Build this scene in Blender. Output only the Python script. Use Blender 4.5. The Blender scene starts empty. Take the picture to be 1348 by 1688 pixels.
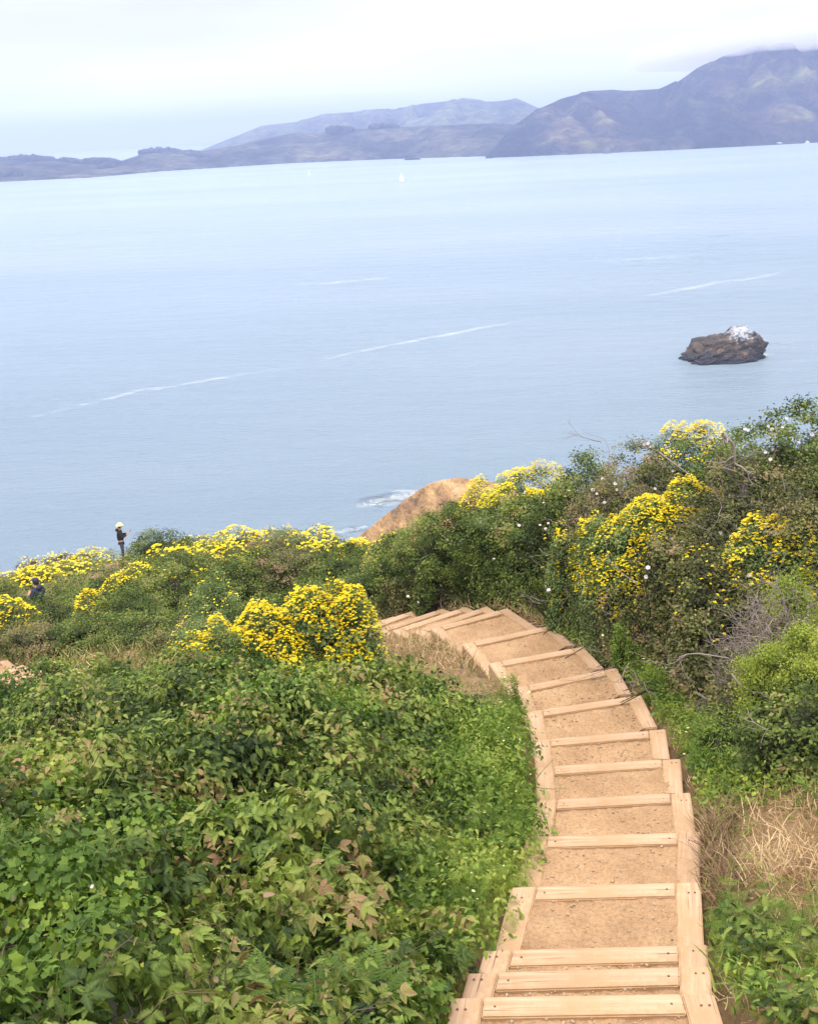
import bpy, bmesh, math, random
import numpy as np
from mathutils import Vector, Matrix
rng = np.random.default_rng(7); random.seed(7)
SC = bpy.context.scene; COL = SC.collection

# ------------------------------------------------------------------ camera
W, H, F = 1348., 1688., 1900.
TH, RO = math.radians(18.45), math.radians(2.76)
SEA = -65.0                                      # the eye is the origin, the sea 65 m below it
r0 = np.array([1., 0, 0]); fw = np.array([0, math.cos(TH), -math.sin(TH)]); u0 = np.cross(r0, fw)
cr = math.cos(RO)*r0 - math.sin(RO)*u0; cu = math.sin(RO)*r0 + math.cos(RO)*u0
def ray(px, py): return fw + (px-W/2)/F*cr - (py-H/2)/F*cu
def onz(px, py, z): d = ray(px, py); return d*(z/d[2])
def aty(px, py, y): d = ray(px, py); return d*(y/d[1])
def proj(p): p = np.asarray(p, float); z = p@fw; return (W/2+F*(p@cr)/z, H/2-F*(p@cu)/z)
cd = bpy.data.cameras.new('camera'); cam = bpy.data.objects.new('camera', cd); COL.objects.link(cam)
M3 = Matrix([[cr[i], cu[i], -fw[i]] for i in range(3)])
cam.matrix_world = M3.to_4x4(); cd.sensor_fit = 'VERTICAL'; cd.sensor_height = 36; cd.sensor_width = 36
cd.lens = 36*F/H; cd.clip_start = .05; cd.clip_end = 60000; SC.camera = cam

# ------------------------------------------------------------------ world, sun, exposure
SUN_EL, SUN_AZ = math.radians(58), math.radians(215)
wd = bpy.data.worlds.new("World"); SC.world = wd; wd.use_nodes = True
nt = wd.node_tree; nt.nodes.clear()
def N(nt, t, **k):
    n = nt.nodes.new(t)
    for a, b in k.items():
        if a.startswith('i_'):
            n.inputs[int(a[2:]) if a[2:].isdigit() else a[2:].replace('_', ' ')].default_value = b
        else: setattr(n, a, b)
    return n
def ramp(n, pts):
    e = n.color_ramp.elements
    while len(e) > 1: e.remove(e[-1])
    e[0].position = pts[0][0]; e[0].color = (*pts[0][1], 1)
    for p, c in pts[1:]: x = e.new(p); x.color = (*c, 1)
    return n
sky = N(nt, 'ShaderNodeTexSky', sky_type='NISHITA', sun_disc=False, sun_elevation=SUN_EL, sun_rotation=SUN_AZ)
bgs = N(nt, 'ShaderNodeBackground'); bgs.inputs[1].default_value = .1
nt.links.new(sky.outputs[0], bgs.inputs[0])
tc = N(nt, 'ShaderNodeTexCoord'); sx = N(nt, 'ShaderNodeSeparateXYZ'); nt.links.new(tc.outputs['Generated'], sx.inputs[0])
grad = ramp(N(nt, 'ShaderNodeValToRGB'), [(0, (.8,.86,1.0)), (.5, (1.42,1.40,1.46)), (.53, (1.02,1.01,1.06)), (.58, (.80,.80,.885)), (.68, (1.15,1.12,1.10)), (1, (3.15,2.98,2.7))])
mz = N(nt, 'ShaderNodeMath', operation='MULTIPLY_ADD'); mz.inputs[1].default_value = .5; mz.inputs[2].default_value = .5
nt.links.new(sx.outputs[2], mz.inputs[0]); nt.links.new(mz.outputs[0], grad.inputs[0])
mp = N(nt, 'ShaderNodeMapping'); mp.inputs['Scale'].default_value = (1.3, 1.3, 13); mp.inputs['Rotation'].default_value = (0.0, 0.03, .2)
nt.links.new(tc.outputs['Generated'], mp.inputs[0])
cn = N(nt, 'ShaderNodeTexNoise'); cn.inputs['Scale'].default_value = 1.6; cn.inputs['Detail'].default_value = 4; cn.inputs['Roughness'].default_value = .45
nt.links.new(mp.outputs[0], cn.inputs[0])
cr2 = ramp(N(nt, 'ShaderNodeValToRGB'), [(.38, (.86,.87,.97)), (.49, (.96,.97,1.0)), (.58, (1.07,1.07,1.03))]); nt.links.new(cn.outputs[0], cr2.inputs[0])
mm = N(nt, 'ShaderNodeMix', data_type='RGBA', blend_type='MULTIPLY'); mm.inputs[0].default_value = 1
nt.links.new(grad.outputs[0], mm.inputs[6]); nt.links.new(cr2.outputs[0], mm.inputs[7])
bgc = N(nt, 'ShaderNodeBackground'); bgc.inputs[1].default_value = 1.0; nt.links.new(mm.outputs[2], bgc.inputs[0])
mx = N(nt, 'ShaderNodeMixShader'); mx.inputs[0].default_value = .95
nt.links.new(bgs.outputs[0], mx.inputs[1]); nt.links.new(bgc.outputs[0], mx.inputs[2])
wo = N(nt, 'ShaderNodeOutputWorld'); nt.links.new(mx.outputs[0], wo.inputs[0])
sl = bpy.data.lights.new('sun', 'SUN'); sl.energy = 1.5; sl.angle = math.radians(14); sl.color = (1, .95, .87)
so = bpy.data.objects.new('sun', sl); COL.objects.link(so)
sd = Vector((math.sin(SUN_AZ)*math.cos(SUN_EL), math.cos(SUN_AZ)*math.cos(SUN_EL), math.sin(SUN_EL)))
so.rotation_euler = sd.to_track_quat('Z', 'Y').to_euler()
SC.view_settings.view_transform = 'Standard'; SC.view_settings.look = 'None'
SC.view_settings.exposure = 0.33; SC.view_settings.gamma = 1
SC.render.engine = 'CYCLES'; SC.cycles.volume_bounces = 2

# ------------------------------------------------------------------ helpers
def tag(o, label=None, cat=None, group=None, kind=None):
    if label: o['label'] = label
    if cat: o['category'] = cat
    if group: o['group'] = group
    if kind: o['kind'] = kind
    return o
def empty(name, loc, rz=0):
    o = bpy.data.objects.new(name, None); COL.objects.link(o); o.location = Vector([float(c) for c in loc]); o.rotation_euler = (0, 0, rz)
    o.empty_display_size = .2; return o
def link(name, me, mat, parent=None, loc=(0, 0, 0), rot=None):
    o = bpy.data.objects.new(name, me); COL.objects.link(o)
    if mat is not None: me.materials.append(mat)
    o.location = Vector([float(c) for c in loc])
    if rot is not None: o.rotation_euler = rot
    if parent: o.parent = parent
    return o
def _h(ix, iy, iz, s):
    n = (ix*374761393 + iy*668265263 + iz*1274126177 + s*974711) & 0xffffffff
    n = ((n ^ (n >> 13))*1274126177) & 0xffffffff
    n = (n ^ (n >> 16)) & 0xffffff
    return n/float(0xffffff)
def vn(p, s=0):
    p = np.asarray(p, float); i = np.floor(p).astype(np.int64); f_ = p-i; f_ = f_*f_*(3-2*f_)
    x, y, z = i[..., 0], i[..., 1], i[..., 2]; a, b, c = f_[..., 0], f_[..., 1], f_[..., 2]; o = 0
    for dx in (0, 1):
        for dy in (0, 1):
            for dz in (0, 1):
                o = o + _h(x+dx, y+dy, z+dz, s)*(a if dx else 1-a)*(b if dy else 1-b)*(c if dz else 1-c)
    return o*2-1
def fbm(p, s=0, o=4, g=.5):
    p = np.asarray(p, float); t = 0; a = 1; n = 0
    for k in range(o): t = t+a*vn(p*2**k+k*17.3, s+k); n += a; a *= g
    return t/n
def p3(x, y, z=0.): x = np.asarray(x, float); return np.stack([x, np.asarray(y)+0*x, np.asarray(z)+0*x], -1)
class Acc:
    """collects vertices, faces of any size, and a per-vertex value"""
    def __init__(s): s.v = []; s.f = {}; s.a = []; s.n = 0
    def add(s, V, Fs, a=None):
        V = np.asarray(V, float).reshape(-1, 3); s.v.append(V)
        s.a.append(np.zeros(len(V)) if a is None else np.broadcast_to(np.asarray(a, float), (len(V),)))
        for f_ in (Fs if isinstance(Fs, list) else [Fs]):
            f_ = np.asarray(f_, np.int64); s.f.setdefault(f_.shape[1], []).append(f_+s.n)
        s.n += len(V)
    def inst(s, T, pos, B, sc, rnd):
        Fs_ = T; V, Fs = T[0], T[1]; n = len(pos)
        if n == 0: return
        V = np.asarray(V, float); sc = np.asarray(sc, float)
        if sc.ndim == 1: sc = sc[:, None]
        P = np.einsum('nij,nkj->nki', B, V[None]*sc[:, None, :]) + pos[:, None, :]
        off = (np.arange(n)*len(V))[:, None, None]
        a_ = np.repeat(rnd, len(V))
        if len(Fs_) > 2: a_ = a_+np.tile(Fs_[2], n)
        s.add(P.reshape(-1, 3), [(np.asarray(f_)[None]+off).reshape(-1, len(f_[0])) for f_ in Fs], a_)
    def mesh(s, name, smooth=False):
        me = bpy.data.meshes.new(name)
        if s.n == 0: return me
        V = np.concatenate(s.v); me.vertices.add(len(V)); me.vertices.foreach_set('co', V.astype(np.float32).ravel())
        lo, st, k = [], [], 0
        for m, L in s.f.items():
            L = np.concatenate(L); lo.append(L.ravel()); st.append(k+np.arange(len(L))*m); k += L.size
        lo = np.concatenate(lo).astype(np.int32); st = np.concatenate(st).astype(np.int32)
        me.loops.add(len(lo)); me.loops.foreach_set('vertex_index', lo)
        me.polygons.add(len(st)); me.polygons.foreach_set('loop_start', st)
        me.update(calc_edges=True)
        at = me.attributes.new('rnd', 'FLOAT', 'POINT'); at.data.foreach_set('value', np.concatenate(s.a).astype(np.float32))
        if smooth: me.polygons.foreach_set('use_smooth', np.ones(len(st), bool))
        return me
def grid_faces(nu, nv):
    i = np.arange(nu-1)[:, None]*nv+np.arange(nv-1)[None]; i = i.ravel()
    return np.stack([i, i+nv, i+nv+1, i+1], 1)
def nrm(v): return v/np.maximum(np.linalg.norm(v, axis=-1, keepdims=True), 1e-9)
def basis(d, n):
    """columns: x side, y = pointing direction d, z = normal"""
    y = nrm(d); x = nrm(np.cross(y, n)); z = np.cross(x, y); return np.stack([x, y, z], -1)
def rv(n, m=3): return rng.normal(size=(n, m))

# ------------------------------------------------------------------ materials
def newmat(name):
    m = bpy.data.materials.new(name); m.use_nodes = True; t = m.node_tree; t.nodes.clear()
    o = N(t, 'ShaderNodeOutputMaterial'); b = N(t, 'ShaderNodeBsdfPrincipled'); t.links.new(b.outputs[0], o.inputs[0]); return m, t, b, o
def noise(t, scale, detail=4, rough=.5, coord='Object', mapscale=None, rot=None):
    c = N(t, 'ShaderNodeTexCoord'); src = c.outputs[coord]
    if mapscale or rot:
        mpn = N(t, 'ShaderNodeMapping'); t.links.new(src, mpn.inputs[0]); src = mpn.outputs[0]
        if mapscale: mpn.inputs['Scale'].default_value = mapscale
        if rot: mpn.inputs['Rotation'].default_value = rot
    n = N(t, 'ShaderNodeTexNoise'); n.inputs['Scale'].default_value = scale; n.inputs['Detail'].default_value = detail; n.inputs['Roughness'].default_value = rough
    t.links.new(src, n.inputs[0]); return n
def bump(t, b, h, dist, strength=1):
    n = N(t, 'ShaderNodeBump'); n.inputs['Strength'].default_value = strength; n.inputs['Distance'].default_value = dist
    t.links.new(h, n.inputs['Height']); t.links.new(n.outputs[0], b.inputs['Normal']); return n
def mixc(t, fac, a, b, mode='MIX'):
    m = N(t, 'ShaderNodeMix', data_type='RGBA', blend_type=mode)
    for v, i in ((fac, 0), (a, 6), (b, 7)):
        if hasattr(v, 'links'): t.links.new(v, m.inputs[i])
        elif i: m.inputs[i].default_value = (*v, 1)
        else: m.inputs[i].default_value = v
    return m.outputs[2]
def leafmat(name, pts, trans=.3, rough=.5, big=1.2):
    m, t, b, o = newmat(name)
    a = N(t, 'ShaderNodeAttribute', attribute_name='rnd'); nz = noise(t, big, 3)
    ad = N(t, 'ShaderNodeMath', operation='MULTIPLY_ADD'); ad.inputs[1].default_value = 1.5; ad.inputs[2].default_value = -.75; t.links.new(nz.outputs[0], ad.inputs[0])
    s = N(t, 'ShaderNodeMath', operation='ADD', use_clamp=True); t.links.new(ad.outputs[0], s.inputs[0]); t.links.new(a.outputs['Fac'], s.inputs[1])
    r = ramp(N(t, 'ShaderNodeValToRGB'), pts); t.links.new(s.outputs[0], r.inputs[0])
    t.links.new(r.outputs[0], b.inputs['Base Color']); b.inputs['Roughness'].default_value = rough+.1; b.inputs['Specular IOR Level'].default_value = .22
    tr = N(t, 'ShaderNodeBsdfTranslucent'); hs = N(t, 'ShaderNodeHueSaturation'); hs.inputs['Value'].default_value = 1.25; hs.inputs['Saturation'].default_value = 1.1
    t.links.new(r.outputs[0], hs.inputs['Color']); t.links.new(hs.outputs[0], tr.inputs[0])
    mxs = N(t, 'ShaderNodeMixShader'); mxs.inputs[0].default_value = trans; t.links.new(b.outputs[0], mxs.inputs[1]); t.links.new(tr.outputs[0], mxs.inputs[2])
    t.links.new(mxs.outputs[0], o.inputs[0]); return m
def flat(name, c, rough=.6, metal=0, var=.0, scale=20):
    m, t, b, o = newmat(name)
    if var:
        nz = noise(t, scale, 3); t.links.new(mixc(t, nz.outputs[0], tuple(x*(1-var) for x in c), tuple(min(1, x*(1+var)) for x in c)), b.inputs[0])
    else: b.inputs[0].default_value = (*c, 1)
    b.inputs['Roughness'].default_value = rough; b.inputs['Metallic'].default_value = metal; return m
LM = {
 'bramble': leafmat('bramble_leaf', [(0, (.012,.023,.008)), (.3, (.042,.072,.016)), (.52, (.10,.150,.030)), (.74, (.20,.265,.05)), (.93, (.27,.27,.08)), (1, (.29,.18,.10))], .25),
 'ivy': leafmat('ivy_leaf', [(0, (.03,.06,.012)), (.45, (.09,.16,.025)), (.8, (.22,.31,.05)), (1, (.36,.38,.09))], .25),
 'feather': leafmat('feathery_leaf', [(0, (.06,.11,.02)), (.5, (.15,.235,.04)), (1, (.32,.39,.08))], .35),
 'dark': leafmat('dark_green_leaf', [(0, (.022,.034,.010)), (.4, (.07,.105,.022)), (.7, (.15,.205,.04)), (.9, (.28,.32,.08)), (1, (.28,.21,.10))], .25),
 'mixed': leafmat('brownish_leaf', [(0, (.03,.034,.016)), (.35, (.08,.09,.03)), (.6, (.18,.20,.055)), (.8, (.26,.19,.10)), (1, (.33,.22,.15))], .25),
 'grey': leafmat('grey_green_leaf', [(0, (.055,.085,.025)), (.5, (.14,.20,.06)), (1, (.28,.34,.12))], .25),
 'bright': leafmat('lime_green_leaf', [(0, (.09,.13,.02)), (.5, (.22,.29,.04)), (1, (.40,.44,.08))], .35),
 'olive': leafmat('olive_leaf', [(0, (.07,.09,.025)), (.4, (.13,.17,.045)), (.75, (.22,.24,.06)), (1, (.33,.29,.12))], .25),
 'rust': leafmat('rusty_leaf', [(0, (.05,.05,.02)), (.5, (.12,.10,.045)), (1, (.24,.17,.09))], .2),
 'grass': leafmat('green_grass_blade', [(0, (.06,.13,.02)), (.6, (.15,.25,.04)), (1, (.33,.36,.09))], .3),
 'straw': leafmat('dry_straw', [(0, (.28,.18,.09)), (.5, (.50,.35,.19)), (1, (.70,.54,.34))], .15),
}
YEL = leafmat('yellow_blossom', [(0, (.58,.40,.006)), (.3, (.74,.56,.010)), (.7, (.80,.67,.015)), (1, (.84,.76,.06))], .15, .6)
WHT = leafmat('white_petal', [(0, (.60,.45,.50)), (.5, (.66,.58,.62)), (1, (.72,.70,.70))], .2, .5)
CRM = leafmat('cream_blossom', [(0, (.55,.6,.2)), (1, (.8,.8,.45))], .2, .6)
TWIG = flat('grey_dead_twig', (.27,.22,.205), .8, var=.45, scale=9)
BRN = flat('brown_stem', (.11,.075,.045), .8, var=.4, scale=12)
INNER, t_, b_, _o = newmat('painted_gap_shade'); nz_ = noise(t_, 9, 5, .7); r_ = ramp(N(t_, 'ShaderNodeValToRGB'), [(.3, (.015,.02,.008)), (.7, (.05,.045,.025))]); t_.links.new(nz_.outputs[0], r_.inputs[0]); t_.links.new(r_.outputs[0], b_.inputs[0]); b_.inputs['Roughness'].default_value = .95; bump(t_, b_, nz_.outputs[0], .08)  # near-black colour stands in for shade seen through leaf gaps

def soil(name, c1, c2, c3, sc=3.0, bd=.02, grit=60):
    m, t, b, o = newmat(name)
    n1 = noise(t, sc, 8, .68); n2 = noise(t, grit, 6, .8); r1 = ramp(N(t, 'ShaderNodeValToRGB'), [(.3, c1), (.52, c2), (.72, c3)]); t.links.new(n1.outputs[0], r1.inputs[0])
    r2 = ramp(N(t, 'ShaderNodeValToRGB'), [(.3, (.6,.58,.56)), (.48, (1,1,1)), (.70, (1.3,1.28,1.24))]); t.links.new(n2.outputs[0], r2.inputs[0])
    t.links.new(mixc(t, 1., r1.outputs[0], r2.outputs[0], 'MULTIPLY'), b.inputs[0]); b.inputs['Roughness'].default_value = .95; b.inputs['Specular IOR Level'].default_value = .15
    bump(t, b, n2.outputs[0], bd, .8); return m
GRAVEL = soil('packed_sandy_gravel', (.28,.17,.095), (.37,.235,.135), (.45,.30,.18), 2.2, .014, 42)
PEB = flat('pebble', (.38,.27,.18), .8, var=.45, scale=25)
GROUND = soil('hillside_soil', (.14,.09,.05), (.25,.165,.09), (.36,.25,.145), 1.2, .04, 25)

# timber: pale sawn wood with grain along local x
WOOD, t, b, o = newmat('pale_sawn_timber')
g1 = noise(t, 1.0, 5, .6, mapscale=(1.2, 28, 28)); g2 = noise(t, 3.0, 4, .55); g3 = noise(t, 28, 3, .6)
oi = N(t, 'ShaderNodeObjectInfo')
rg = ramp(N(t, 'ShaderNodeValToRGB'), [(.28, (.27,.16,.095)), (.42, (.42,.275,.18)), (.56, (.48,.325,.22)), (.72, (.55,.39,.275))]); t.links.new(g1.outputs[0], rg.inputs[0])
r4 = ramp(N(t, 'ShaderNodeValToRGB'), [(.42, (0,0,0)), (.64, (.85,.85,.85))]); t.links.new(g2.outputs[0], r4.inputs[0])
tg_ = N(t, 'ShaderNodeTexCoord'); sg_ = N(t, 'ShaderNodeSeparateXYZ'); t.links.new(tg_.outputs['Generated'], sg_.inputs[0])
g6 = noise(t, 9, 6, .75); d1 = N(t, 'ShaderNodeMath', operation='MULTIPLY_ADD'); d1.inputs[1].default_value = 1.25; d1.inputs[2].default_value = -.62; t.links.new(sg_.outputs[1], d1.inputs[0])
d2 = N(t, 'ShaderNodeMath', operation='MULTIPLY_ADD'); d2.inputs[1].default_value = 3.6; d2.inputs[2].default_value = -1.72; t.links.new(g6.outputs[0], d2.inputs[0]); d3 = N(t, 'ShaderNodeMath', operation='ADD', use_clamp=True); t.links.new(d1.outputs[0], d3.inputs[0]); t.links.new(d2.outputs[0], d3.inputs[1])
d4 = N(t, 'ShaderNodeMath', operation='MULTIPLY'); d4.inputs[1].default_value = .9; t.links.new(d3.outputs[0], d4.inputs[0])
c1 = mixc(t, d4.outputs[0], mixc(t, r4.outputs[0], rg.outputs[0], (.38,.245,.14)), (.36,.225,.12))
g7 = noise(t, 1.0, 4, .5, mapscale=(1.6, 75, 75)); r7 = ramp(N(t, 'ShaderNodeValToRGB'), [(.30, (.42,.38,.35)), (.37, (1,1,1))]); t.links.new(g7.outputs[0], r7.inputs[0]); c1 = mixc(t, 1., c1, r7.outputs[0], 'MULTIPLY')
r5 = ramp(N(t, 'ShaderNodeValToRGB'), [(.25, (.6,.55,.5)), (.33, (1,1,1))]); t.links.new(g3.outputs[0], r5.inputs[0])
c2 = mixc(t, 1., c1, r5.outputs[0], 'MULTIPLY')
hs = N(t, 'ShaderNodeHueSaturation'); t.links.new(c2, hs.inputs['Color'])
ma = N(t, 'ShaderNodeMath', operation='MULTIPLY_ADD'); ma.inputs[1].default_value = .22; ma.inputs[2].default_value = .9; t.links.new(oi.outputs['Random'], ma.inputs[0]); t.links.new(ma.outputs[0], hs.inputs['Value'])
t.links.new(hs.outputs[0], b.inputs[0]); b.inputs['Roughness'].default_value = .85; b.inputs['Specular IOR Level'].default_value = .2; bump(t, b, g1.outputs[0], .006, .7)
BOLT = flat('rusty_screw_head', (.16,.09,.055), .6, .3)

# ------------------------------------------------------------------ the stair geometry (far edge of each box step: left and right corners, height)
STEPS = [('n', None, -4.08), ('m', (744,1644,1176,1637), -4.30), ('l', (772,1603,1171,1592), -4.50), ('k', (798.5,1566,1165,1556), -4.71), ('j', (844,1462,1154,1453), -4.95),
 ('i', (866,1379,1154,1371), -5.17), ('h', (885,1319.6,1137,1306), -5.41), ('g', (882.6,1265,1121,1250), -5.61), ('f', (879.5,1220,1096,1201.6), -5.83), ('e', (869,1173,1056,1145), -6.06),
 ('d', (848,1134,1016,1100), -6.28), ('c', (805,1093.5,960.5,1065.5), -6.48), ('b', (761,1061.5,909,1030), -6.68), ('a', (709,1036.5,836,1002), -6.88),
 ('z1', (678,1042,802,999), -7.05), ('z2', (644.5,1040,767,1000), -7.22), ('z3', (618,1040,729,1003), -7.39), ('z4', (575,1044,678,1007), -7.58)]
ST = []
for nm, c, z in STEPS:
    if c is None: ST.append((np.array([-.02, 4.22]), np.array([1.42, 4.17]), z))
    else: ST.append((onz(c[0], c[1], z)[:2], onz(c[2], c[3], z)[:2], z))
# the flight goes on down to the left behind the bush
for k in range(1, 5):
    L, R, z = ST[-1]; d = np.array([-.86, .5])*.42; ST.append((L+d, R+d+np.array([.05, .0]), z-.17))
REND = {'a': (883,1033), 'b': (943,1060), 'c': (992,1098), 'd': (1038,1140), 'e': (1081,1194), 'f': (1103,1247), 'g': (1125,1303)}   # where the right timber runs under the next box
REND = {i: onz(*REND[nm], z)[:2] for i, (nm, c, z) in enumerate(STEPS) if nm in REND}
LOW = []                                            # second flight, lower down the path, on the left
for (px, py, z) in ((178,1104,-8.62), (148,1097,-8.78), (120,1098,-8.93), (80,1099,-9.08), (38,1096,-9.25), (12,1086,-9.42), (-30,1080,-9.6)):
    R = onz(px, py, z)[:2]; d = onz(6, 1107, -9.2)[:2]-onz(37, 1096, -9.2)[:2]; d = d/np.linalg.norm(d)*1.35; LOW.append((R+d, R, z))

# ------------------------------------------------------------------ terrain: thin-plate surface through survey points
CP = [(0,0,-1.75),(-4,0,-1.9),(4,0,-1.6),(0,-6,.6),(-8,-6,.3),(9,-6,.9),(1,2.6,-3.0),(-1,3.4,-3.55),(-3,3,-3.2),(3,3,-3.1),(-3,6,-4.5),(-3,9,-5.55),(-4,12,-6.9),(-6,8,-5.3),(-8,12,-7.0),(-7,18.5,-9.25),
 (-4.2,16.8,-8.7),(-10,20,-10.0),(-5,24,-10.6),(-9,25,-11.2),(0,22,-9.0),(-2,28,-11.8),(-12,36,-14.9),(-5,35,-14.0),(-5,45,-17.6),(3,38,-16.5),(-13.4,50,-18.45),(-20,50,-20),(-5,53,-20.5),(-10,62,-27),
 (-30,58,-29),(5,52,-25),(-10,80,-50),(12,80,-52),(-45,80,-60),(30,60,-46),(20,40,-30),(12,25,-15.5),(40,20,-22),(40,0,-8),(-40,0,-6),(-45,30,-22),(-30,35,-17),(-20,20,-11),(-20,8,-6.5),
 (4,13,-5.3),(3,16.4,-6.6),(1.2,18.6,-7.7),(6,14.5,-5.2),(9,17,-7.2),(6,20,-9.0),(2.5,23,-10.3),(4,9,-5.0),(3.2,7,-4.9),(2.8,5,-4.25),(5,6,-4.0),(7,10,-4.3),(11,12,-5.5),(4.6,11,-5.2),(3.2,11.5,-5.9),(20,95,-66),(-20,95,-66),(50,50,-60)]
for L, R, z in ST[1:]:
    e = nrm(R-L); CP += [(*(L-e*.25), z-.10), (*(R+e*.2), z-.04)]
for L, R, z in LOW: e = nrm(R-L); CP += [(*(L-e*.2), z-.05), (*(R+e*.2), z-.02)]
CP = np.array(CP, float)
def tps(r2): return r2*np.log(r2+1e-9)*.5
A = tps(((CP[:, None, :2]-CP[None, :, :2])**2).sum(-1)) + np.eye(len(CP))*.25
Pm = np.c_[np.ones(len(CP)), CP[:, :2]]; n_ = len(CP)
SOL = np.linalg.solve(np.block([[A, Pm], [Pm.T, np.zeros((3, 3))]]), np.r_[CP[:, 2], 0, 0, 0])
def ground(x, y):
    x = np.atleast_1d(np.asarray(x, float)); y = np.atleast_1d(np.asarray(y, float)); o = np.empty(x.size)
    X, Y = x.ravel(), y.ravel()
    for s in range(0, X.size, 20000):
        a, b_ = X[s:s+20000], Y[s:s+20000]
        o[s:s+20000] = tps((a[:, None]-CP[:, 0])**2+(b_[:, None]-CP[:, 1])**2)@SOL[:n_] + SOL[n_]+SOL[n_+1]*a+SOL[n_+2]*b_
    q = p3(X, Y); o += .06*fbm(q*.9, 3, 3)
    return np.maximum(o, -70).reshape(x.shape)
def quads_of(S):
    out = []
    for k in range(1, len(S)):
        L, R, z = S[k]; L0, R0, z0 = S[k-1]; e = nrm(R-L)*.04; e0 = nrm(R0-L0)*.04
        fo = nrm(.5*(L+R)-.5*(L0+R0))*.02
        out.append((np.array([L-e+fo, R+e+fo, R0+e0, L0-e0]), z))
    return out
def inpoly(x, y, P):
    c = np.ones(x.shape, bool); s = None
    for i in range(4):
        a, b_ = P[i], P[(i+1) % 4]; cr_ = (b_[0]-a[0])*(y-a[1])-(b_[1]-a[1])*(x-a[0])
        c &= cr_ <= 0 if s is None else cr_ <= 0
    return c
ALLQ = quads_of(ST)+quads_of(LOW)
def on_steps(x, y, m=0.):
    r = np.zeros(x.shape, bool)
    for P, z in ALLQ:
        if m:
            c = P.mean(0); P = c+(P-c)*(1+m/np.maximum(.05, np.linalg.norm(P-c, axis=1, keepdims=True)))
        r |= inpoly(x, y, P) | inpoly(x, y, P[::-1])
    return r
def lines(segs):
    o = []
    for a, b_, s in segs: o.append(np.arange(a, b_, s))
    return np.concatenate(o)
gx = lines([(-60,-12,1.5),(-12,-4,.4),(-4,4.5,.07),(4.5,12,.4),(12,52,1.5)]); gy = lines([(-8,3.5,.5),(3.5,17.5,.07),(17.5,30,.35),(30,100,1.)])
GX, GY = np.meshgrid(gx, gy, indexing='ij'); GZ = ground(GX, GY)
sel = on_steps(GX, GY, .10)
tmp = GZ.copy()
for P, z in ALLQ:
    c = P.mean(0); Q = c+(P-c)*(1+.10/np.linalg.norm(P-c, axis=1, keepdims=True)); m_ = inpoly(GX, GY, Q) | inpoly(GX, GY, Q[::-1]); tmp[m_] = np.minimum(tmp[m_], z-.16)
GZ = tmp
ac = Acc(); ac.add(np.stack([GX, GY, GZ], -1), grid_faces(len(gx), len(gy)))
tag(link('ground', ac.mesh('ground', True), GROUND), kind='structure')

# ------------------------------------------------------------------ timber box stairs
def isect(p, d, q, e):
    A_ = np.array([d, -e]).T; s = np.linalg.solve(A_, q-p); return p+d*s[0]
def timber(name, pts, z, parent, th, bolts=()):
    """pts: a,b along the outer length, c,d back along the inner side; a prism with eased edges, long axis = local x"""
    pts = [np.array(p) for p in pts]; o = pts[0]; ex = nrm(pts[1]-pts[0]); ang = math.atan2(ex[1], ex[0]); ey = np.array([-ex[1], ex[0]])
    bm = bmesh.new(); loc = [((p-o)@ex, (p-o)@ey) for p in pts]; w = random.uniform(-.003, .003)
    up = [bm.verts.new((a, b_, w)) for a, b_ in loc]; lo = [bm.verts.new((a, b_, -th)) for a, b_ in loc]
    bm.faces.new(up); bm.faces.new(lo[::-1])
    for i in range(4): bm.faces.new((up[i], lo[i], lo[(i+1) % 4], up[(i+1) % 4]))
    bmesh.ops.recalc_face_normals(bm, faces=bm.faces)
    bmesh.ops.bevel(bm, geom=list(bm.edges), offset=.008, segments=2, affect='EDGES')
    me = bpy.data.meshes.new(name); bm.to_mesh(me); bm.free()
    ob = link(name, me, WOOD, parent, (o[0], o[1], z), (0, 0, ang))
    for (u, v) in bolts:
        p = pts[0]*(1-u)*(1-v)+pts[1]*u*(1-v)+pts[2]*u*v+pts[3]*(1-u)*v
        bm = bmesh.new(); bmesh.ops.create_cone(bm, cap_ends=True, segments=10, radius1=.007, radius2=.006, depth=.003)
        me = bpy.data.meshes.new('bolt'); bm.to_mesh(me); bm.free(); link('bolt', me, BOLT, ob, ((p-o)@ex, (p-o)@ey, .003))
    return ob
ICO = None
def ico():
    bm = bmesh.new(); bmesh.ops.create_icosphere(bm, subdivisions=1, radius=1); V = np.array([v.co[:] for v in bm.verts]); Fc = [[v.index for v in f_.verts] for f_ in bm.faces]; bm.free(); return V, [Fc]
ICO = ico()
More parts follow.
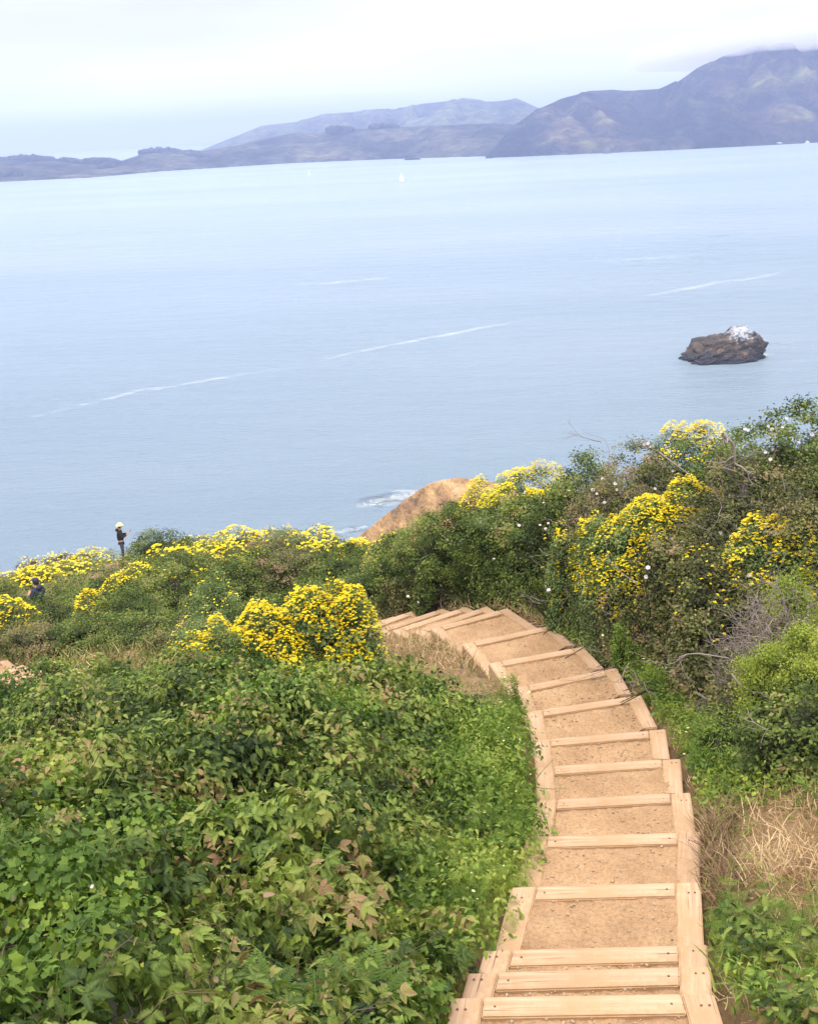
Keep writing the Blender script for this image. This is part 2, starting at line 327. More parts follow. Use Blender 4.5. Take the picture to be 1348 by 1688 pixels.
def flight(S, name, label, w=.165, wf=.15, bolts=True):
    root = empty(name, (*S[-1][0], S[-1][2]))
    tag(root, label, 'stairs')
    inv = -np.array([*S[-1][0], S[-1][2]])
    for k in range(1, len(S)):
        L, R, z = S[k]; L0, R0, z0 = S[k-1]
        st = empty('step', (0, 0, 0)); st.parent = root; st.location = Vector(inv)
        e = nrm(R-L); dl = nrm(L0-L); back = .06
        if bolts and k in REND: R0 = REND[k]
        dr = nrm(R0-R)
        nl = np.array([-dl[1], dl[0]]); nl = nl*(1 if nl@e > 0 else -1); nr = np.array([-dr[1], dr[0]]); nr = nr*(1 if nr@e < 0 else -1)
        Li = isect(L+nl*w, dl, L, e); Ri = isect(R+nr*w, dr, L, e)
        cosl = 1; Lb, Rb = L0+dl*back, R0+dr*back
        th = min(.19, z0-z-.012)
        timber('side_timber', [L, Lb, Lb+nl*w, Li], z, st, th, [(.12,.5),(.12,.25)] if bolts and z > -6.3 else ())
        timber('side_timber', [Rb, R, Ri, Rb+nr*w], z, st, th, [(.88,.5),(.88,.25)] if bolts and z > -6.3 else ())
        g = .004; inn = nrm(.5*(L0+R0)-.5*(L+R)); inn = inn-e*(inn@e); inn = nrm(inn)
        a = Li+e*g; b_ = Ri-e*g; Lf = isect(L+nl*w, dl, L+inn*wf, e)+e*g; Rf = isect(R+nr*w, dr, L+inn*wf, e)-e*g
        timber('front_timber', [b_, a, Lf, Rf], z+.002, st, th, [(.06,.5),(.94,.5)] if bolts and z > -6.3 else ())
        # gravel fill, a rumpled sheet that spills a little over the inner edges of the timbers
        nu, nv = 130, 80; U, V = np.meshgrid(np.linspace(0, 1, nu), np.linspace(0, 1, nv), indexing='ij'); sp = .06
        c0, c1_, c2_, c3 = Lf-e*sp-inn*.06, Rf+e*sp-inn*.06, Rb+nr*w+e*sp, Lb+nl*w-e*sp
        XY = (c0*((1-U)*(1-V))[..., None]+c1_*(U*(1-V))[..., None]+c2_*(U*V)[..., None]+c3*((1-U)*V)[..., None])
        q = p3(XY[..., 0], XY[..., 1], k*3.1)
        deep = .020
        Z = z-deep+.018*fbm(q*3.2, 5, 3)+.008*fbm(q*20, 9, 2)+.005*fbm(q*70, 12, 2)+.012*V
        A2 = Acc(); A2.add(np.stack([XY[..., 0], XY[..., 1], Z], -1), grid_faces(nu, nv))
        link('gravel_tread', A2.mesh('gravel_tread', True), GRAVEL, st)
        n = 420 if z > -6.6 else 60; uu, vv = rng.random(n), rng.random(n)**1.2
        P = (c0*((1-uu)*(1-vv))[:, None]+c1_*(uu*(1-vv))[:, None]+c2_*(uu*vv)[:, None]+c3*((1-uu)*vv)[:, None])
        s_ = .003+.013*rng.random(n)**4; B = np.linalg.qr(rv(n, 9).reshape(n, 3, 3))[0]
        A3 = Acc(); A3.inst(ICO, np.c_[P, np.full(n, z-deep+.004)+.012*vv], B, np.c_[s_, s_*.8, s_*.6], rng.random(n))
        link('pebbles', A3.mesh('pebbles'), PEB, st)['kind'] = 'stuff'
    return root
flight(ST, 'timber_staircase', 'long curving flight of pale timber box steps filled with sandy gravel, winding down in front')
flight(LOW, 'timber_staircase', 'short lower flight of pale timber steps half hidden by brambles at the left edge', bolts=False)

# ------------------------------------------------------------------ leaf and flower templates (y = length, z = normal), unit length
def fold(V, k=.25): V = np.array(V, float); V[:, 2] += k*np.abs(V[:, 0])-.18*V[:, 1]**2; return V
T_DIA = (fold([(0,0,0),(.32,.45,0),(0,1,0),(-.32,.45,0)]), [[(0,1,2),(0,2,3)]])
T_NAR = (fold([(0,0,0),(.14,.5,0),(0,1,0),(-.14,.5,0)]), [[(0,1,2),(0,2,3)]])
def serr(nn=5, w=.33):
    pr, pl, mid = [], [], []
    for i in range(nn+1):
        t = i/nn; ww = w*math.sin(math.pi*min(1, t**.8*.80+.20))**.9*(1 if t < 1 else 0)
        pr.append((ww, t-.02, 0)); 
        if i < nn: pr.append((ww*.70, t+.30/nn, 0))
    V = [(0, 0, 0)]+[p for p in pr[:-1]]+[(0, 1.02, 0)]
    n = len(V); left = [(-p[0], p[1], p[2]) for p in V[1:-1]]
    mid = [(0, i/4, 0) for i in range(1, 4)]
    allv = V+left+mid; R_ = list(range(1, n-1)); L_ = list(range(n, n+len(left))); m0 = n+len(left)
    ch = [0, m0, m0+1, m0+2, n-1]; Fc = []
    def strip(side, flip):
        k = 0
        for a, b_ in zip(side[:-1], side[1:]):
            ty = (allv[a][1]+allv[b_][1])/2; kk = min(4, max(0, int(round(ty*4))))
            f_ = (ch[k], a, b_) if not flip else (ch[k], b_, a); Fc.append(f_)
            if kk > k: Fc.append((ch[k], b_, ch[k+1]) if not flip else (ch[k], ch[k+1], b_)); k += 1
        while k < 4:
            Fc.append((ch[k], side[-1], ch[k+1]) if not flip else (ch[k], ch[k+1], side[-1])); k += 1
    strip(R_, False); strip(L_, True)
    dl_ = np.zeros(len(allv)); dl_[m0:] = .14; dl_[0] = .1; dl_[2:n-1:2] = -.07; dl_[n+1::2][:len(left)//2] = -.07
    return fold(allv, .3), [Fc], dl_
T_SER = serr()
def combine(parts):
    V, Fc = [], []; n = 0
    D_ = []
    for tp, (ox, oy, oz), ang, s, pitch in parts:
        v, fs = tp[0], tp[1]; D_.append(tp[2] if len(tp) > 2 else np.zeros(len(v)))
        v = np.array(v)*s; c, sn = math.cos(ang), math.sin(ang); cp, sp = math.cos(pitch), math.sin(pitch)
        v = v@np.array([[1,0,0],[0,cp,sp],[0,-sp,cp]]); v = v@np.array([[c,sn,0],[-sn,c,0],[0,0,1]]); V.append(v+np.array([ox,oy,oz]))
        for f_ in fs: Fc += [tuple(i+n for i in x) for x in f_]
        n += len(v)
    return np.concatenate(V), [g_ for g_ in ([x for x in Fc if len(x) == 3], [x for x in Fc if len(x) == 4]) if g_], np.concatenate(D_)
T_TRI = combine([(T_SER, (0,.32,0), 0, .72, -.25), (T_SER, (.03,.25,0), -1.15, .55, -.15), (T_SER, (-.03,.25,0), 1.15, .55, -.15), (T_NAR, (0,0,0), 0, .36, 0)])
def frond(n=8, w=.42, sub=True):
    P = []; LF = (np.array([(0,0,0),(.20,.5,.04),(0,1,-.05),(-.20,.5,.04)]), [[(0,1,2,3)]])
    for i in range(n):
        t = .15+.80*i/n; s = w*math.sin(math.pi*(t*.75+.2)); z = -.15*t*t
        for sg in (1, -1):
            if not sub: P.append((T_NAR, (0, t, z), -sg*1.0, s, -.2)); continue
            for q, a_, k_ in ((.30, .15, .34), (.30, 1.75, .32), (.62, .2, .30), (.62, 1.7, .28), (.80, .95, .30)):
                P.append((LF, (sg*s*q*math.sin(1.0), t+s*q*math.cos(1.0), z-.03*q), -sg*a_, s*k_*1.15, -.1+.3*(q-.5)))
    P.append((LF, (0, .88, -.12), 0, .16, -.2)); P.append(((np.array([(-.012,0,0),(.012,0,0),(.006,1,-.12),(-.006,1,-.12)]), [[(0,1,2,3)]]), (0, 0, 0), 0, .9, 0))
    return combine(P)
T_FRD = frond(5, .36); T_FERN = frond(15, .30, False)
def lobed():                                         # ivy-like maple outline
    out = []
    for i in range(15):
        a = -2.5+5.0*i/14; r_ = (.46 if i % 3 == 1 else .34) + .16*math.cos(a*.5); out.append((math.sin(a)*r_, .42+math.cos(a)*r_, 0))
    V = [(0, .28, 0)]+out; return fold(V, .2), [[(0, i, i+1) for i in range(1, 15)]]
T_LOB = lobed()
def blade(w=.035, b_=.35):
    V = []
    for i in range(5):
        t = i/4; V += [(-w*(1-t)**.6, t*(1-.25*b_*t), -b_*t*t), (w*(1-t)**.6, t*(1-.25*b_*t), -b_*t*t)]
    return np.array(V), [[(2*i, 2*i+1, 2*i+3, 2*i+2) for i in range(4)]]
T_BLD = blade(); T_BLD2 = blade(.02, .6)
def yhead():                                         # a flat-topped cluster of little discs
    V, Fc = [], []; n = 0
    for i in range(9):
        a = i*2.4; r_ = .36*math.sqrt(i/8.); cx, cy = r_*math.cos(a), r_*math.sin(a); cz = .14*(1-(r_/.4)**2)
        V.append((cx, cy, cz+.05)); k = n
        for j in range(6): V.append((cx+.15*math.cos(j*1.047), cy+.15*math.sin(j*1.047), cz-.02))
        Fc += [(k, k+1+j, k+1+(j+1) % 6) for j in range(6)]; n += 7
    return np.array(V), [Fc]
T_YH = yhead()
T_YS = (np.array([(0,0,.12),(.5,0,0),(.15,.48,.02),(-.4,.3,-.02),(-.42,-.28,.02),(.18,-.46,0)]), [[(0,i,i % 5+1) for i in range(1,6)]])
def stemT():
    V = [(math.cos(a)*.5, math.sin(a)*.5, z) for z in (0, 1) for a in (0, 2.09, 4.19)]
    return np.array(V), [[(0,1,4,3),(1,2,5,4),(2,0,3,5)]]
T_STM = stemT()
def funnel():
    V, Fc = [(0, 0, -.5)], []
    for r_, z in ((.14, -.25), (.5, .0), (.62, -.04)):
        for j in range(10): a = j*.6283; q = r_*(1+.06*(j % 2)); V.append((q*math.cos(a), q*math.sin(a), z))
    Fc3 = [(0, 1+j, 1+(j+1) % 10) for j in range(10)]; F4 = []
    for k in range(2):
        for j in range(10): F4.append((1+k*10+j, 1+(k+1)*10+j, 1+(k+1)*10+(j+1) % 10, 1+k*10+(j+1) % 10))
    return np.array(V), [Fc3, F4]
T_FUN = funnel()
IDB = lambda n: np.broadcast_to(np.eye(3), (n, 3, 3))
def spread_dirs(n, out, up=.5, jit=.8):
    """leaf basis: normals near outward+up, tips falling outward"""
    nn_ = nrm(out*.7+np.array([0, 0, up])+rv(n)*jit*.55); d = nrm(rv(n)*.9+out*.5+np.array([0, 0, -.1])); d = d-nn_*(d*nn_).sum(-1, keepdims=True); return basis(d, nn_)
def tube(ac, pts, r1, r2, a=0., sides=4):
    pts = np.asarray(pts, float); n = len(pts); tg = nrm(np.gradient(pts, axis=0)); up = np.array([.31, .17, .93]); X = nrm(np.cross(tg, up)); Y = np.cross(tg, X)
    r_ = np.linspace(r1, r2, n)[:, None, None]; an = np.arange(sides)*2*math.pi/sides
    V = pts[:, None]+r_*(np.cos(an)[None, :, None]*X[:, None]+np.sin(an)[None, :, None]*Y[:, None])
    Fc = [(i*sides+j, i*sides+(j+1) % sides, (i+1)*sides+(j+1) % sides, (i+1)*sides+j) for i in range(n-1) for j in range(sides)]
    ac.add(V, [Fc], a)
def branch(ac, p, d, L, r, depth, bend=.5, kids=4, a=0.):
    n = 6; pts = [np.array(p, float)]; d = nrm(np.array(d, float)); st = L/(n-1)
    for i in range(n-1): d = nrm(d+rng.normal(size=3)*bend*.35); pts.append(pts[-1]+d*st)
    tube(ac, pts, r, r*.45, a, 3 if r < .008 else 5)
    if depth > 0:
        for k in range(kids):
            i = rng.integers(1, n); dd = nrm(d+rng.normal(size=3)*.75); branch(ac, pts[i], dd, L*rng.uniform(.45, .8), r*.55, depth-1, bend, kids, a)

# ------------------------------------------------------------------ shrubs
def pushout(q, c, m):
    """leaves that would hang over the stairs are moved back towards their shrub"""
    q = q.copy(); f_ = np.ones(len(q))
    if c[1] > 24: return q
    for k in range(14):
        b_ = on_steps(q[:, 0]*f_+c[0], q[:, 1]*f_+c[1], m)
        if not b_.any(): break
        f_ = np.where(b_, f_*.9, f_)
    q[:, 0] *= f_; q[:, 1] *= f_; return q
BUSH = []; SOFT = set()
def surf_r(D, seed, amp=.34):
    if seed in SOFT: amp = .24
    return 1+amp*fbm(D*1.7+seed*3.7, seed, 3)+.08*fbm(D*5+seed, seed+5, 2)
def shrub(name, px, py, y, rx, ry, label, cat, pal, leaf=.035, dens=1., T=T_DIA, heads=0, headsz=.05, cover=(-9, 9), group=None, hmin=.35, dead=0, twig=0, drop=0., lean=None, cream=0, bright_tip=0, zmin=0.):
    top = aty(px, py, y); gz = float(ground(top[0], y)[0]); h = max(hmin, top[2]-gz-.03)
    c = np.array([top[0], y, gz]); seed = len(BUSH)+1; SOFT.update({seed} if heads > 100 else ()); Dn = nrm(rv(500)*[1,1,1]); Dn[:, 2] = np.abs(Dn[:, 2]); h = h/float(np.quantile(surf_r(Dn, seed)*Dn[:, 2], .985))
    root = empty(name, c); tag(root, label, cat, group)
    back_ = .34 if (c[0] > 1.6 and 7.5 < y < 12.9 and 'herb' not in name) else 0.
    S = np.array([rx, ry, h])
    area = 2*math.pi*((rx*ry)**1.6/3+(rx*h)**1.6/3+(ry*h)**1.6/3)**(1/1.6)
    slope = lambda x, y_: ground(x+c[0], y_+c[1])-gz
    def surf(D, f_=1.):
        q = D*S*(surf_r(D, seed)*f_)[:, None]; q[:, 2] = np.maximum(q[:, 2], 0)+slope(q[:, 0], q[:, 1])*np.clip(1-D[:, 2], .0, 1); return q
    def dirs(n, lo=-.02):
        D = nrm(rv(n)/S**.0); D = rv(n); D = nrm(D); D[:, 2] = np.abs(D[:, 2])*.98+lo; return nrm(D)
    # dark inner shell that paints in shade behind the leaves, with a few twigs
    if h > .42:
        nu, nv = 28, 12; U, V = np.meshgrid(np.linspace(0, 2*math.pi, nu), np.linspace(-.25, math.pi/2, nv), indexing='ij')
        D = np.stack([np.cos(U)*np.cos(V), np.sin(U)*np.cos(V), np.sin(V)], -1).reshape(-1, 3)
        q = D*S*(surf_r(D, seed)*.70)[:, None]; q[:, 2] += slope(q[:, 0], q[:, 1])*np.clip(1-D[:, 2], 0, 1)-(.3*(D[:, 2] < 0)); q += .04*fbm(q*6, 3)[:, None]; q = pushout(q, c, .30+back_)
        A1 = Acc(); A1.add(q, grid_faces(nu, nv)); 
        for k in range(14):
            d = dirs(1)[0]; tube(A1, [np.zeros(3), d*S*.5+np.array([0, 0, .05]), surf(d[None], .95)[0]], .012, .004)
        link('stems_and_gap_shade', A1.mesh('stems_and_gap_shade'), INNER, root)
    # foliage in clumps
    nl = int(dens*area*2.6/(leaf*leaf*.45*(1 if T is T_DIA or T is T_SER else 1.0)))
    cl = max(.12, leaf*3.6); K = max(20, int(area/(cl*cl)*.85))
    kd = dirs(K); kp = surf(kd, 1.)-kd*(rng.random((K, 1))*.8-.25)*cl*.7
    idx = rng.integers(0, K, nl); off = rv(nl)*.45; off[:, 2] = np.abs(off[:, 2])*.8-.15
    pos = kp[idx]+off*cl; out = nrm(kd[idx]/S+off*.9); u_n = int(nl*.34); Du = dirs(u_n); pos[:u_n] = surf(Du, rng.uniform(.80, 1.0)); pos[:u_n] -= Du*S*rng.random((u_n, 1))*.16; out[:u_n] = nrm(Du/S)
    pos[:, 2] = np.maximum(pos[:, 2], slope(pos[:, 0], pos[:, 1])+.01)
    pos = pushout(pos, c, .06+back_); pos += rv(nl)*.02
    kr = rng.random(K)*.68
    A2 = Acc(); A2.inst(T, pos, spread_dirs(nl, out), leaf*rng.uniform(.6, 1.35, nl), np.clip(kr[idx]+.38*rng.random(nl)+bright_tip*np.clip(out[:, 2], 0, 1)*.2, 0, 1))
    if dead < 2: link('foliage', A2.mesh('foliage'), LM[pal], root)
    if heads:
        n = int(heads*area*(3.2 if y < 20 else 2.2)); D = dirs(n, .12); m_ = (D[:, 0] > cover[0]) & (D[:, 0] < cover[1]); bl = .9*fbm(D*2.4+seed, seed+9, 2)+.75*fbm(D*8+seed, seed+12, 2)+.5*(D[:, 2]-.5)
        D = D[m_ & (D[:, 2] > zmin) & (bl > ((-.06 if y < 20 else .06) if heads > 100 else .04))]; n = len(D)
        q = surf(D, 1.02)+D*.03; q[:, 2] += leaf*1.0+.05*rng.random(n); q = pushout(q, c, .02+back_)
        nn_ = nrm(np.array([0, 0, 1.])+D*.35+rv(n)*.2); d = nrm(np.cross(nn_, rv(n))); A4 = Acc()
        A4.inst(T_YH if y < 20 else T_YS, q, basis(d, nn_), headsz*rng.uniform(.4, 1.0, n)**1.0*1.12, rng.random(n))
        link('blossom', A4.mesh('blossom'), YEL, root)['kind'] = 'stuff'
    if cream:
        n = int(cream*area); D = dirs(n, .3); q = surf(D, 1.05); q[:, 2] += .04; A4 = Acc(); nn_ = nrm(np.array([0, 0, 1.])+rv(n)*.25)
        A4.inst(T_YH, q, basis(nrm(np.cross(nn_, rv(n))), nn_), .035*rng.uniform(.6, 1.3, n), rng.random(n)); link('blossom', A4.mesh('blossom'), CRM, root)
    if twig:
        A6 = Acc(); n = int(twig*area)
        for k in range(n):
            d = dirs(1, .05)[0]; p = surf(d[None], rng.uniform(.5, .95))[0]; ln = rng.uniform(.2, .5)*(1 if y < 14 else 1.3)
            dd = nrm(d+rv(1)[0]*.6+np.array([-.35, -.1, .1])*(1 if dead else .3)); branch(A6, p, dd, ln, rng.uniform(.003, .007)*(1+.02*y), 2 if dead else 1, .7, 3)
        link('dead_twigs', A6.mesh('dead_twigs'), TWIG, root)['kind'] = 'stuff'
    BUSH.append((c, S, root, seed)); return root
G1 = 'green shrubs of the hedge along the right bank'; G2 = 'yellow flowering shrubs on the slopes'; G3 = 'shrubs on the left bank beyond the path'; G4 = 'low shrubs on the distant knoll'; G5 = 'grey dead shrubs on the right bank'
sh = shrub
# right bank, skyline row
sh('green_shrub', 1300,682,13.6,1.25,1.0, 'green vine covered shrub at the right end of the skyline dotted with white flowers', 'shrub', 'dark', .042, group=G1, twig=3)
sh('flowering_shrub', 1132,709,15.8,.95,.5, 'small yellow flowering shrub on the right skyline beside the dead branches', 'shrub', 'grey', .03, zmin=.80, heads=330, headsz=.045, group=G2)
sh('brown_shrub', 1050,736,15.6,.85,.8, 'brownish shrub full of bare twigs below the skyline left of the small yellow shrub', 'shrub', 'mixed', .036, .8, group=G1, twig=9)
sh('green_shrub', 958,757,16.6,.8,.8, 'leafy dark green shrub on the skyline next to the long yellow strip', 'shrub', 'dark', .040, group=G1)
sh('flowering_shrub', 868,782,18.0,1.15,.6, 'long yellow flowering shrub on the skyline above the brown bluff', 'shrub', 'grey', .03, zmin=.72, heads=330, headsz=.045, group=G2)
sh('flowering_shrub', 790,799,18.6,.6,.45, 'yellow flowering shrub at the left tip of the skyline strip against the bluff', 'shrub', 'grey', .03, zmin=.72, heads=300, headsz=.045, group=G2)
sh('green_shrub', 735,838,18.4,1.0,.9, 'rounded dark green shrub hiding the foot of the brown bluff', 'shrub', 'dark', .040, group=G1)
sh('green_shrub', 668,876,19.6,.95,.9, 'dark green shrub at the left end of the right hedge above the hidden steps', 'shrub', 'dark', .040, group=G1)
sh('flowering_shrub', 640,886,21.5,.5,.5, 'tiny yellow flowering shrub peeping over the left end of the hedge', 'shrub', 'grey', .03, heads=110, group=G2)
# right bank, middle row
sh('green_shrub', 900,822,16.4,1.15,1.0, 'broad dark green shrub in the middle of the right hedge with a few white flowers', 'shrub', 'dark', .042, group=G1)
sh('green_shrub', 800,868,16.8,1.0,.9, 'dark green shrub directly above the top turn of the stairs', 'shrub', 'dark', .042, group=G1)
sh('green_shrub', 700,930,17.4,.8,.7, 'low dark green shrub behind the hidden steps left of the turn', 'shrub', 'dark', .040, group=G1)
sh('brown_shrub', 1005,790,14.9,.8,.7, 'twiggy purplish brown shrub above the widest yellow patch', 'shrub', 'mixed', .034, .7, group=G1, twig=16)
sh('dead_shrub', 1235,745,13.0,1.0,.8, 'tangle of pale dead branches near the right skyline', 'dead shrub', 'mixed', .036, .45, group=G5, dead=1, twig=17)
sh('brown_shrub', 1335,790,11.6,.8,.8, 'brown shrub with bare twigs at the right edge above the yellow flowers', 'shrub', 'mixed', .034, .6, group=G1, twig=18)
sh('brown_shrub', 1185,830,12.6,.7,.7, 'dark tangled shrub between the two big yellow patches', 'shrub', 'mixed', .036, .8, group=G1, twig=7)
sh('flowering_shrub', 1128,806,13.5,.75,.6, 'largest yellow flowering shrub on the right bank, thickly covered with blossom', 'shrub', 'grey', .036, heads=330, headsz=.042, zmin=.35, group=G2)
sh('flowering_shrub', 1058,834,13.5,.7,.6, 'thickly blooming yellow shrub sloping down left of the largest one', 'shrub', 'grey', .036, heads=300, headsz=.042, zmin=.25, group=G2)
sh('flowering_shrub', 990,862,13.9,.65,.6, 'yellow flowering shrub in the lower half of the big yellow patch', 'shrub', 'grey', .036, heads=150, headsz=.042, zmin=.42, group=G2)
sh('flowering_shrub', 920,882,14.6,.55,.55, 'sparsely blooming yellow shrub at the lower left of the big yellow patch', 'shrub', 'grey', .036, heads=99, headsz=.042, group=G2)
sh('flowering_shrub', 1275,868,11.6,.62,.6, 'yellow flowering shrub close to the right edge of the bank', 'shrub', 'grey', .036, heads=210, group=G2)
sh('flowering_shrub', 1335,878,11.2,.5,.5, 'yellow flowering shrub cut by the right edge of the photo', 'shrub', 'grey', .036, heads=180, group=G2)
sh('brown_shrub', 1090,892,12.3,.8,.75, 'dark shrub with brownish leaves just under the largest yellow patch', 'shrub', 'mixed', .042, group=G1, twig=2)
sh('flowering_shrub', 1175,925,11.4,.65,.65, 'dark shrub with only a few yellow blossoms right of the brownish one', 'shrub', 'mixed', .040, heads=22, group=G2)
sh('brown_shrub', 1015,950,13.3,.65,.6, 'brownish green shrub at the foot of the bank beside the upper steps', 'shrub', 'mixed', .040, group=G1, twig=2)
sh('green_shrub', 935,945,14.9,.7,.6, 'leafy green shrub above the dry grass at the top right of the steps', 'shrub', 'dark', .040, group=G1)
sh('brown_shrub', 1135,1010,11.1,.8,.7, 'deep shaded shrub at mid bank right of the curving steps', 'shrub', 'mixed', .042, group=G1, twig=3)
sh('lime_shrub', 1310,945,10.3,.35,.35, 'small lime green bush at the right edge below the yellow shrub', 'shrub', 'bright', .022, group='lime green bushes at the right', bright_tip=1)
sh('dead_shrub', 1300,985,9.9,.52,.5, 'grey leafless shrub of fine dry twigs at the right edge', 'dead shrub', 'mixed', .036, .12, group=G5, dead=1, twig=85)
sh('lime_shrub', 1262,1066,9.4,.28,.3, 'rounded lime green bush left of the grey leafless shrub', 'shrub', 'bright', .020, group='lime green bushes at the right', bright_tip=1)
sh('lime_shrub', 1345,1040,8.9,.32,.4, 'lime green bush cut by the right edge under the grey twigs', 'shrub', 'bright', .022, group='lime green bushes at the right', bright_tip=1)
sh('green_shrub', 1335,1125,8.5,.55,.6, 'tall dark green bush at the right edge beside the dry straw', 'shrub', 'dark', .042, group=G1, twig=4)
sh('brown_shrub', 1215,1120,9.7,.5,.5, 'shaded bramble bush behind the feathery green plants', 'shrub', 'mixed', .042, group=G1, twig=3)
sh('feathery_herb', 1190,1172,9.2,.42,.4, 'feathery green herb clump with cream flower heads right of the lower steps', 'plant', 'feather', .034, .8, T=T_NAR, cream=9, group='feathery green herbs by the steps')
sh('feathery_herb', 1075,1098,11.4,.32,.3, 'feathery herb clump at the right of the curving steps', 'plant', 'feather', .034, .8, T=T_NAR, cream=6, group='feathery green herbs by the steps', hmin=.3)
sh('feathery_herb', 1020,1035,12.6,.28,.3, 'small feathery herb under the brownish shrub beside the upper steps', 'plant', 'feather', .034, .8, T=T_NAR, cream=5, group='feathery green herbs by the steps', hmin=.3)
sh('feathery_herb', 1260,1600,5.6,.38,.42, 'feathery herb clump in the lower right corner', 'plant', 'feather', .10, .9, T=T_FRD, group='feathery green herbs by the steps', hmin=.25)
sh('feathery_herb', 845,1126,11.6,.22,.25, 'pale green feathery herb overhanging the left side of the upper steps', 'plant', 'feather', .034, .8, T=T_NAR, cream=12, group='feathery green herbs by the steps', hmin=.4)
# left, near the hidden steps
sh('flowering_shrub', 565,976,13.5,.52,.5, 'tallest golden shrub thick with blossom left of the hidden steps', 'shrub', 'grey', .035, heads=240, group=G2)
sh('flowering_shrub', 505,984,13.3,.55,.5, 'golden shrub joined to the left flank of the tallest one', 'shrub', 'grey', .035, heads=240, group=G2, zmin=.15)
sh('flowering_shrub', 440,1010,13.0,.55,.5, 'golden shrub in the middle of the sloping golden bank', 'shrub', 'grey', .035, heads=240, group=G2, zmin=.15)
sh('flowering_shrub', 378,1034,12.9,.55,.45, 'second lowest shrub of the sloping golden bank', 'shrub', 'grey', .035, heads=230, group=G2)
sh('flowering_shrub', 322,1060,12.8,.42,.35, 'lowest and leftmost golden shrub of the bank above the brambles', 'shrub', 'grey', .035, heads=210, group=G2)
sh('flowering_shrub', 330,1015,18.2,.6,.6, 'sparse yellow shrub on tall stalks behind the golden bank', 'shrub', 'grey', .04, heads=45, group=G2)
sh('flowering_shrub', 350,950,21.0,.6,.6, 'thinly flowering shrub against the darkest hedge', 'shrub', 'grey', .04, heads=28, group=G2)
# left bank beyond the path
sh('green_shrub', 575,905,23.5,1.2,1.0, 'dark hedge shrub left of the bluff behind the hidden steps', 'shrub', 'dark', .045, group=G3)
sh('green_shrub', 478,908,24.5,1.3,1.2, 'dark shrub behind the golden bank, with a brown side', 'shrub', 'mixed', .045, group=G3, twig=1)
sh('green_shrub', 400,915,24.0,1.3,1.2, 'darkest tangled shrub at the centre of the left bank', 'shrub', 'dark', .045, group=G3)
sh('green_shrub', 290,925,24.5,1.6,1.3, 'broad green shrub on the left bank beside the arc of yellow flowers', 'shrub', 'dark', .045, group=G3)
sh('green_shrub', 215,975,23.0,1.0,1.0, 'green shrub above the lower path', 'shrub', 'dark', .045, group=G3)
sh('flowering_shrub', 215,935,26.5,.9,.5, 'upper part of the yellow arc along the left bank', 'shrub', 'olive', .045, heads=120, headsz=.07, group=G2)
sh('flowering_shrub', 150,980,25.0,.5,.7, 'lower left end of the yellow arc along the left bank', 'shrub', 'olive', .045, heads=130, headsz=.07, group=G2)
sh('green_shrub', 85,985,26.0,1.2,1.2, 'green shrub in front of the half hidden walker', 'shrub', 'dark', .05, group=G3)
sh('green_shrub', 178,955,29.0,1.3,1.2, 'green shrub right of the half hidden walker', 'shrub', 'dark', .05, group=G3)
sh('flowering_shrub', 12,988,24.5,.7,.7, 'yellow flowering shrub cut by the left edge', 'shrub', 'olive', .045, heads=110, headsz=.07, group=G2)
sh('green_shrub', 40,1040,22.5,1.0,.8, 'low green shrub at the left edge above the lower steps', 'shrub', 'mixed', .045, group=G3)
sh('green_shrub', -12,958,34.0,1.0,1.0, 'grey green shrub at the left edge beside the walker', 'shrub', 'olive', .055, group=G3)
for i_, (px, py, y, rx, ry, pal, tw, lab) in enumerate(((55,1035,20.6,.9,.7,'mixed',1,'olive brown shrub leaning over the lower path at the far left'),(150,1022,20.4,.9,.7,'dark',0,'green shrub growing right above the rounded boulder'),(245,1012,20.0,.9,.7,'dark',0,'green shrub above the lower path behind the brambles'),
 (310,1050,19.2,.6,.5,'mixed',2,'small brownish shrub at the left foot of the golden bank'),(430,990,19.6,.9,.7,'dark',0,'dark shrub directly behind the golden bank'),(520,960,19.0,.9,.7,'dark',0,'dark shrub just behind the tallest golden shrub'),(600,945,18.8,.8,.6,'dark',0,'dark shrub between the tallest golden shrub and the hidden steps'),(655,960,17.9,.5,.4,'mixed',1,'low brownish shrub just above the lowest visible stair corner'))):
    sh('green_shrub', px, py, y, rx, ry, lab, 'shrub', pal, .042, group=G3, twig=tw)
for px, py, y, rx, lab in ((80,1084,16.2,.42,'bright leafy bramble bush standing before the lower steps'),(185,1100,14.5,.5,'bramble bush right of the rounded boulder'),(20,1108,13.6,.5,'bramble bush at the left edge below the lower steps'),(131,1108,14.6,.3,'low bramble tip under the two tan stones')):
    sh('bramble_bush', px, py, y, rx, rx*.8, lab, 'bramble', 'ivy', .055, T=T_SER, group='bramble bushes before the lower steps', hmin=.3)
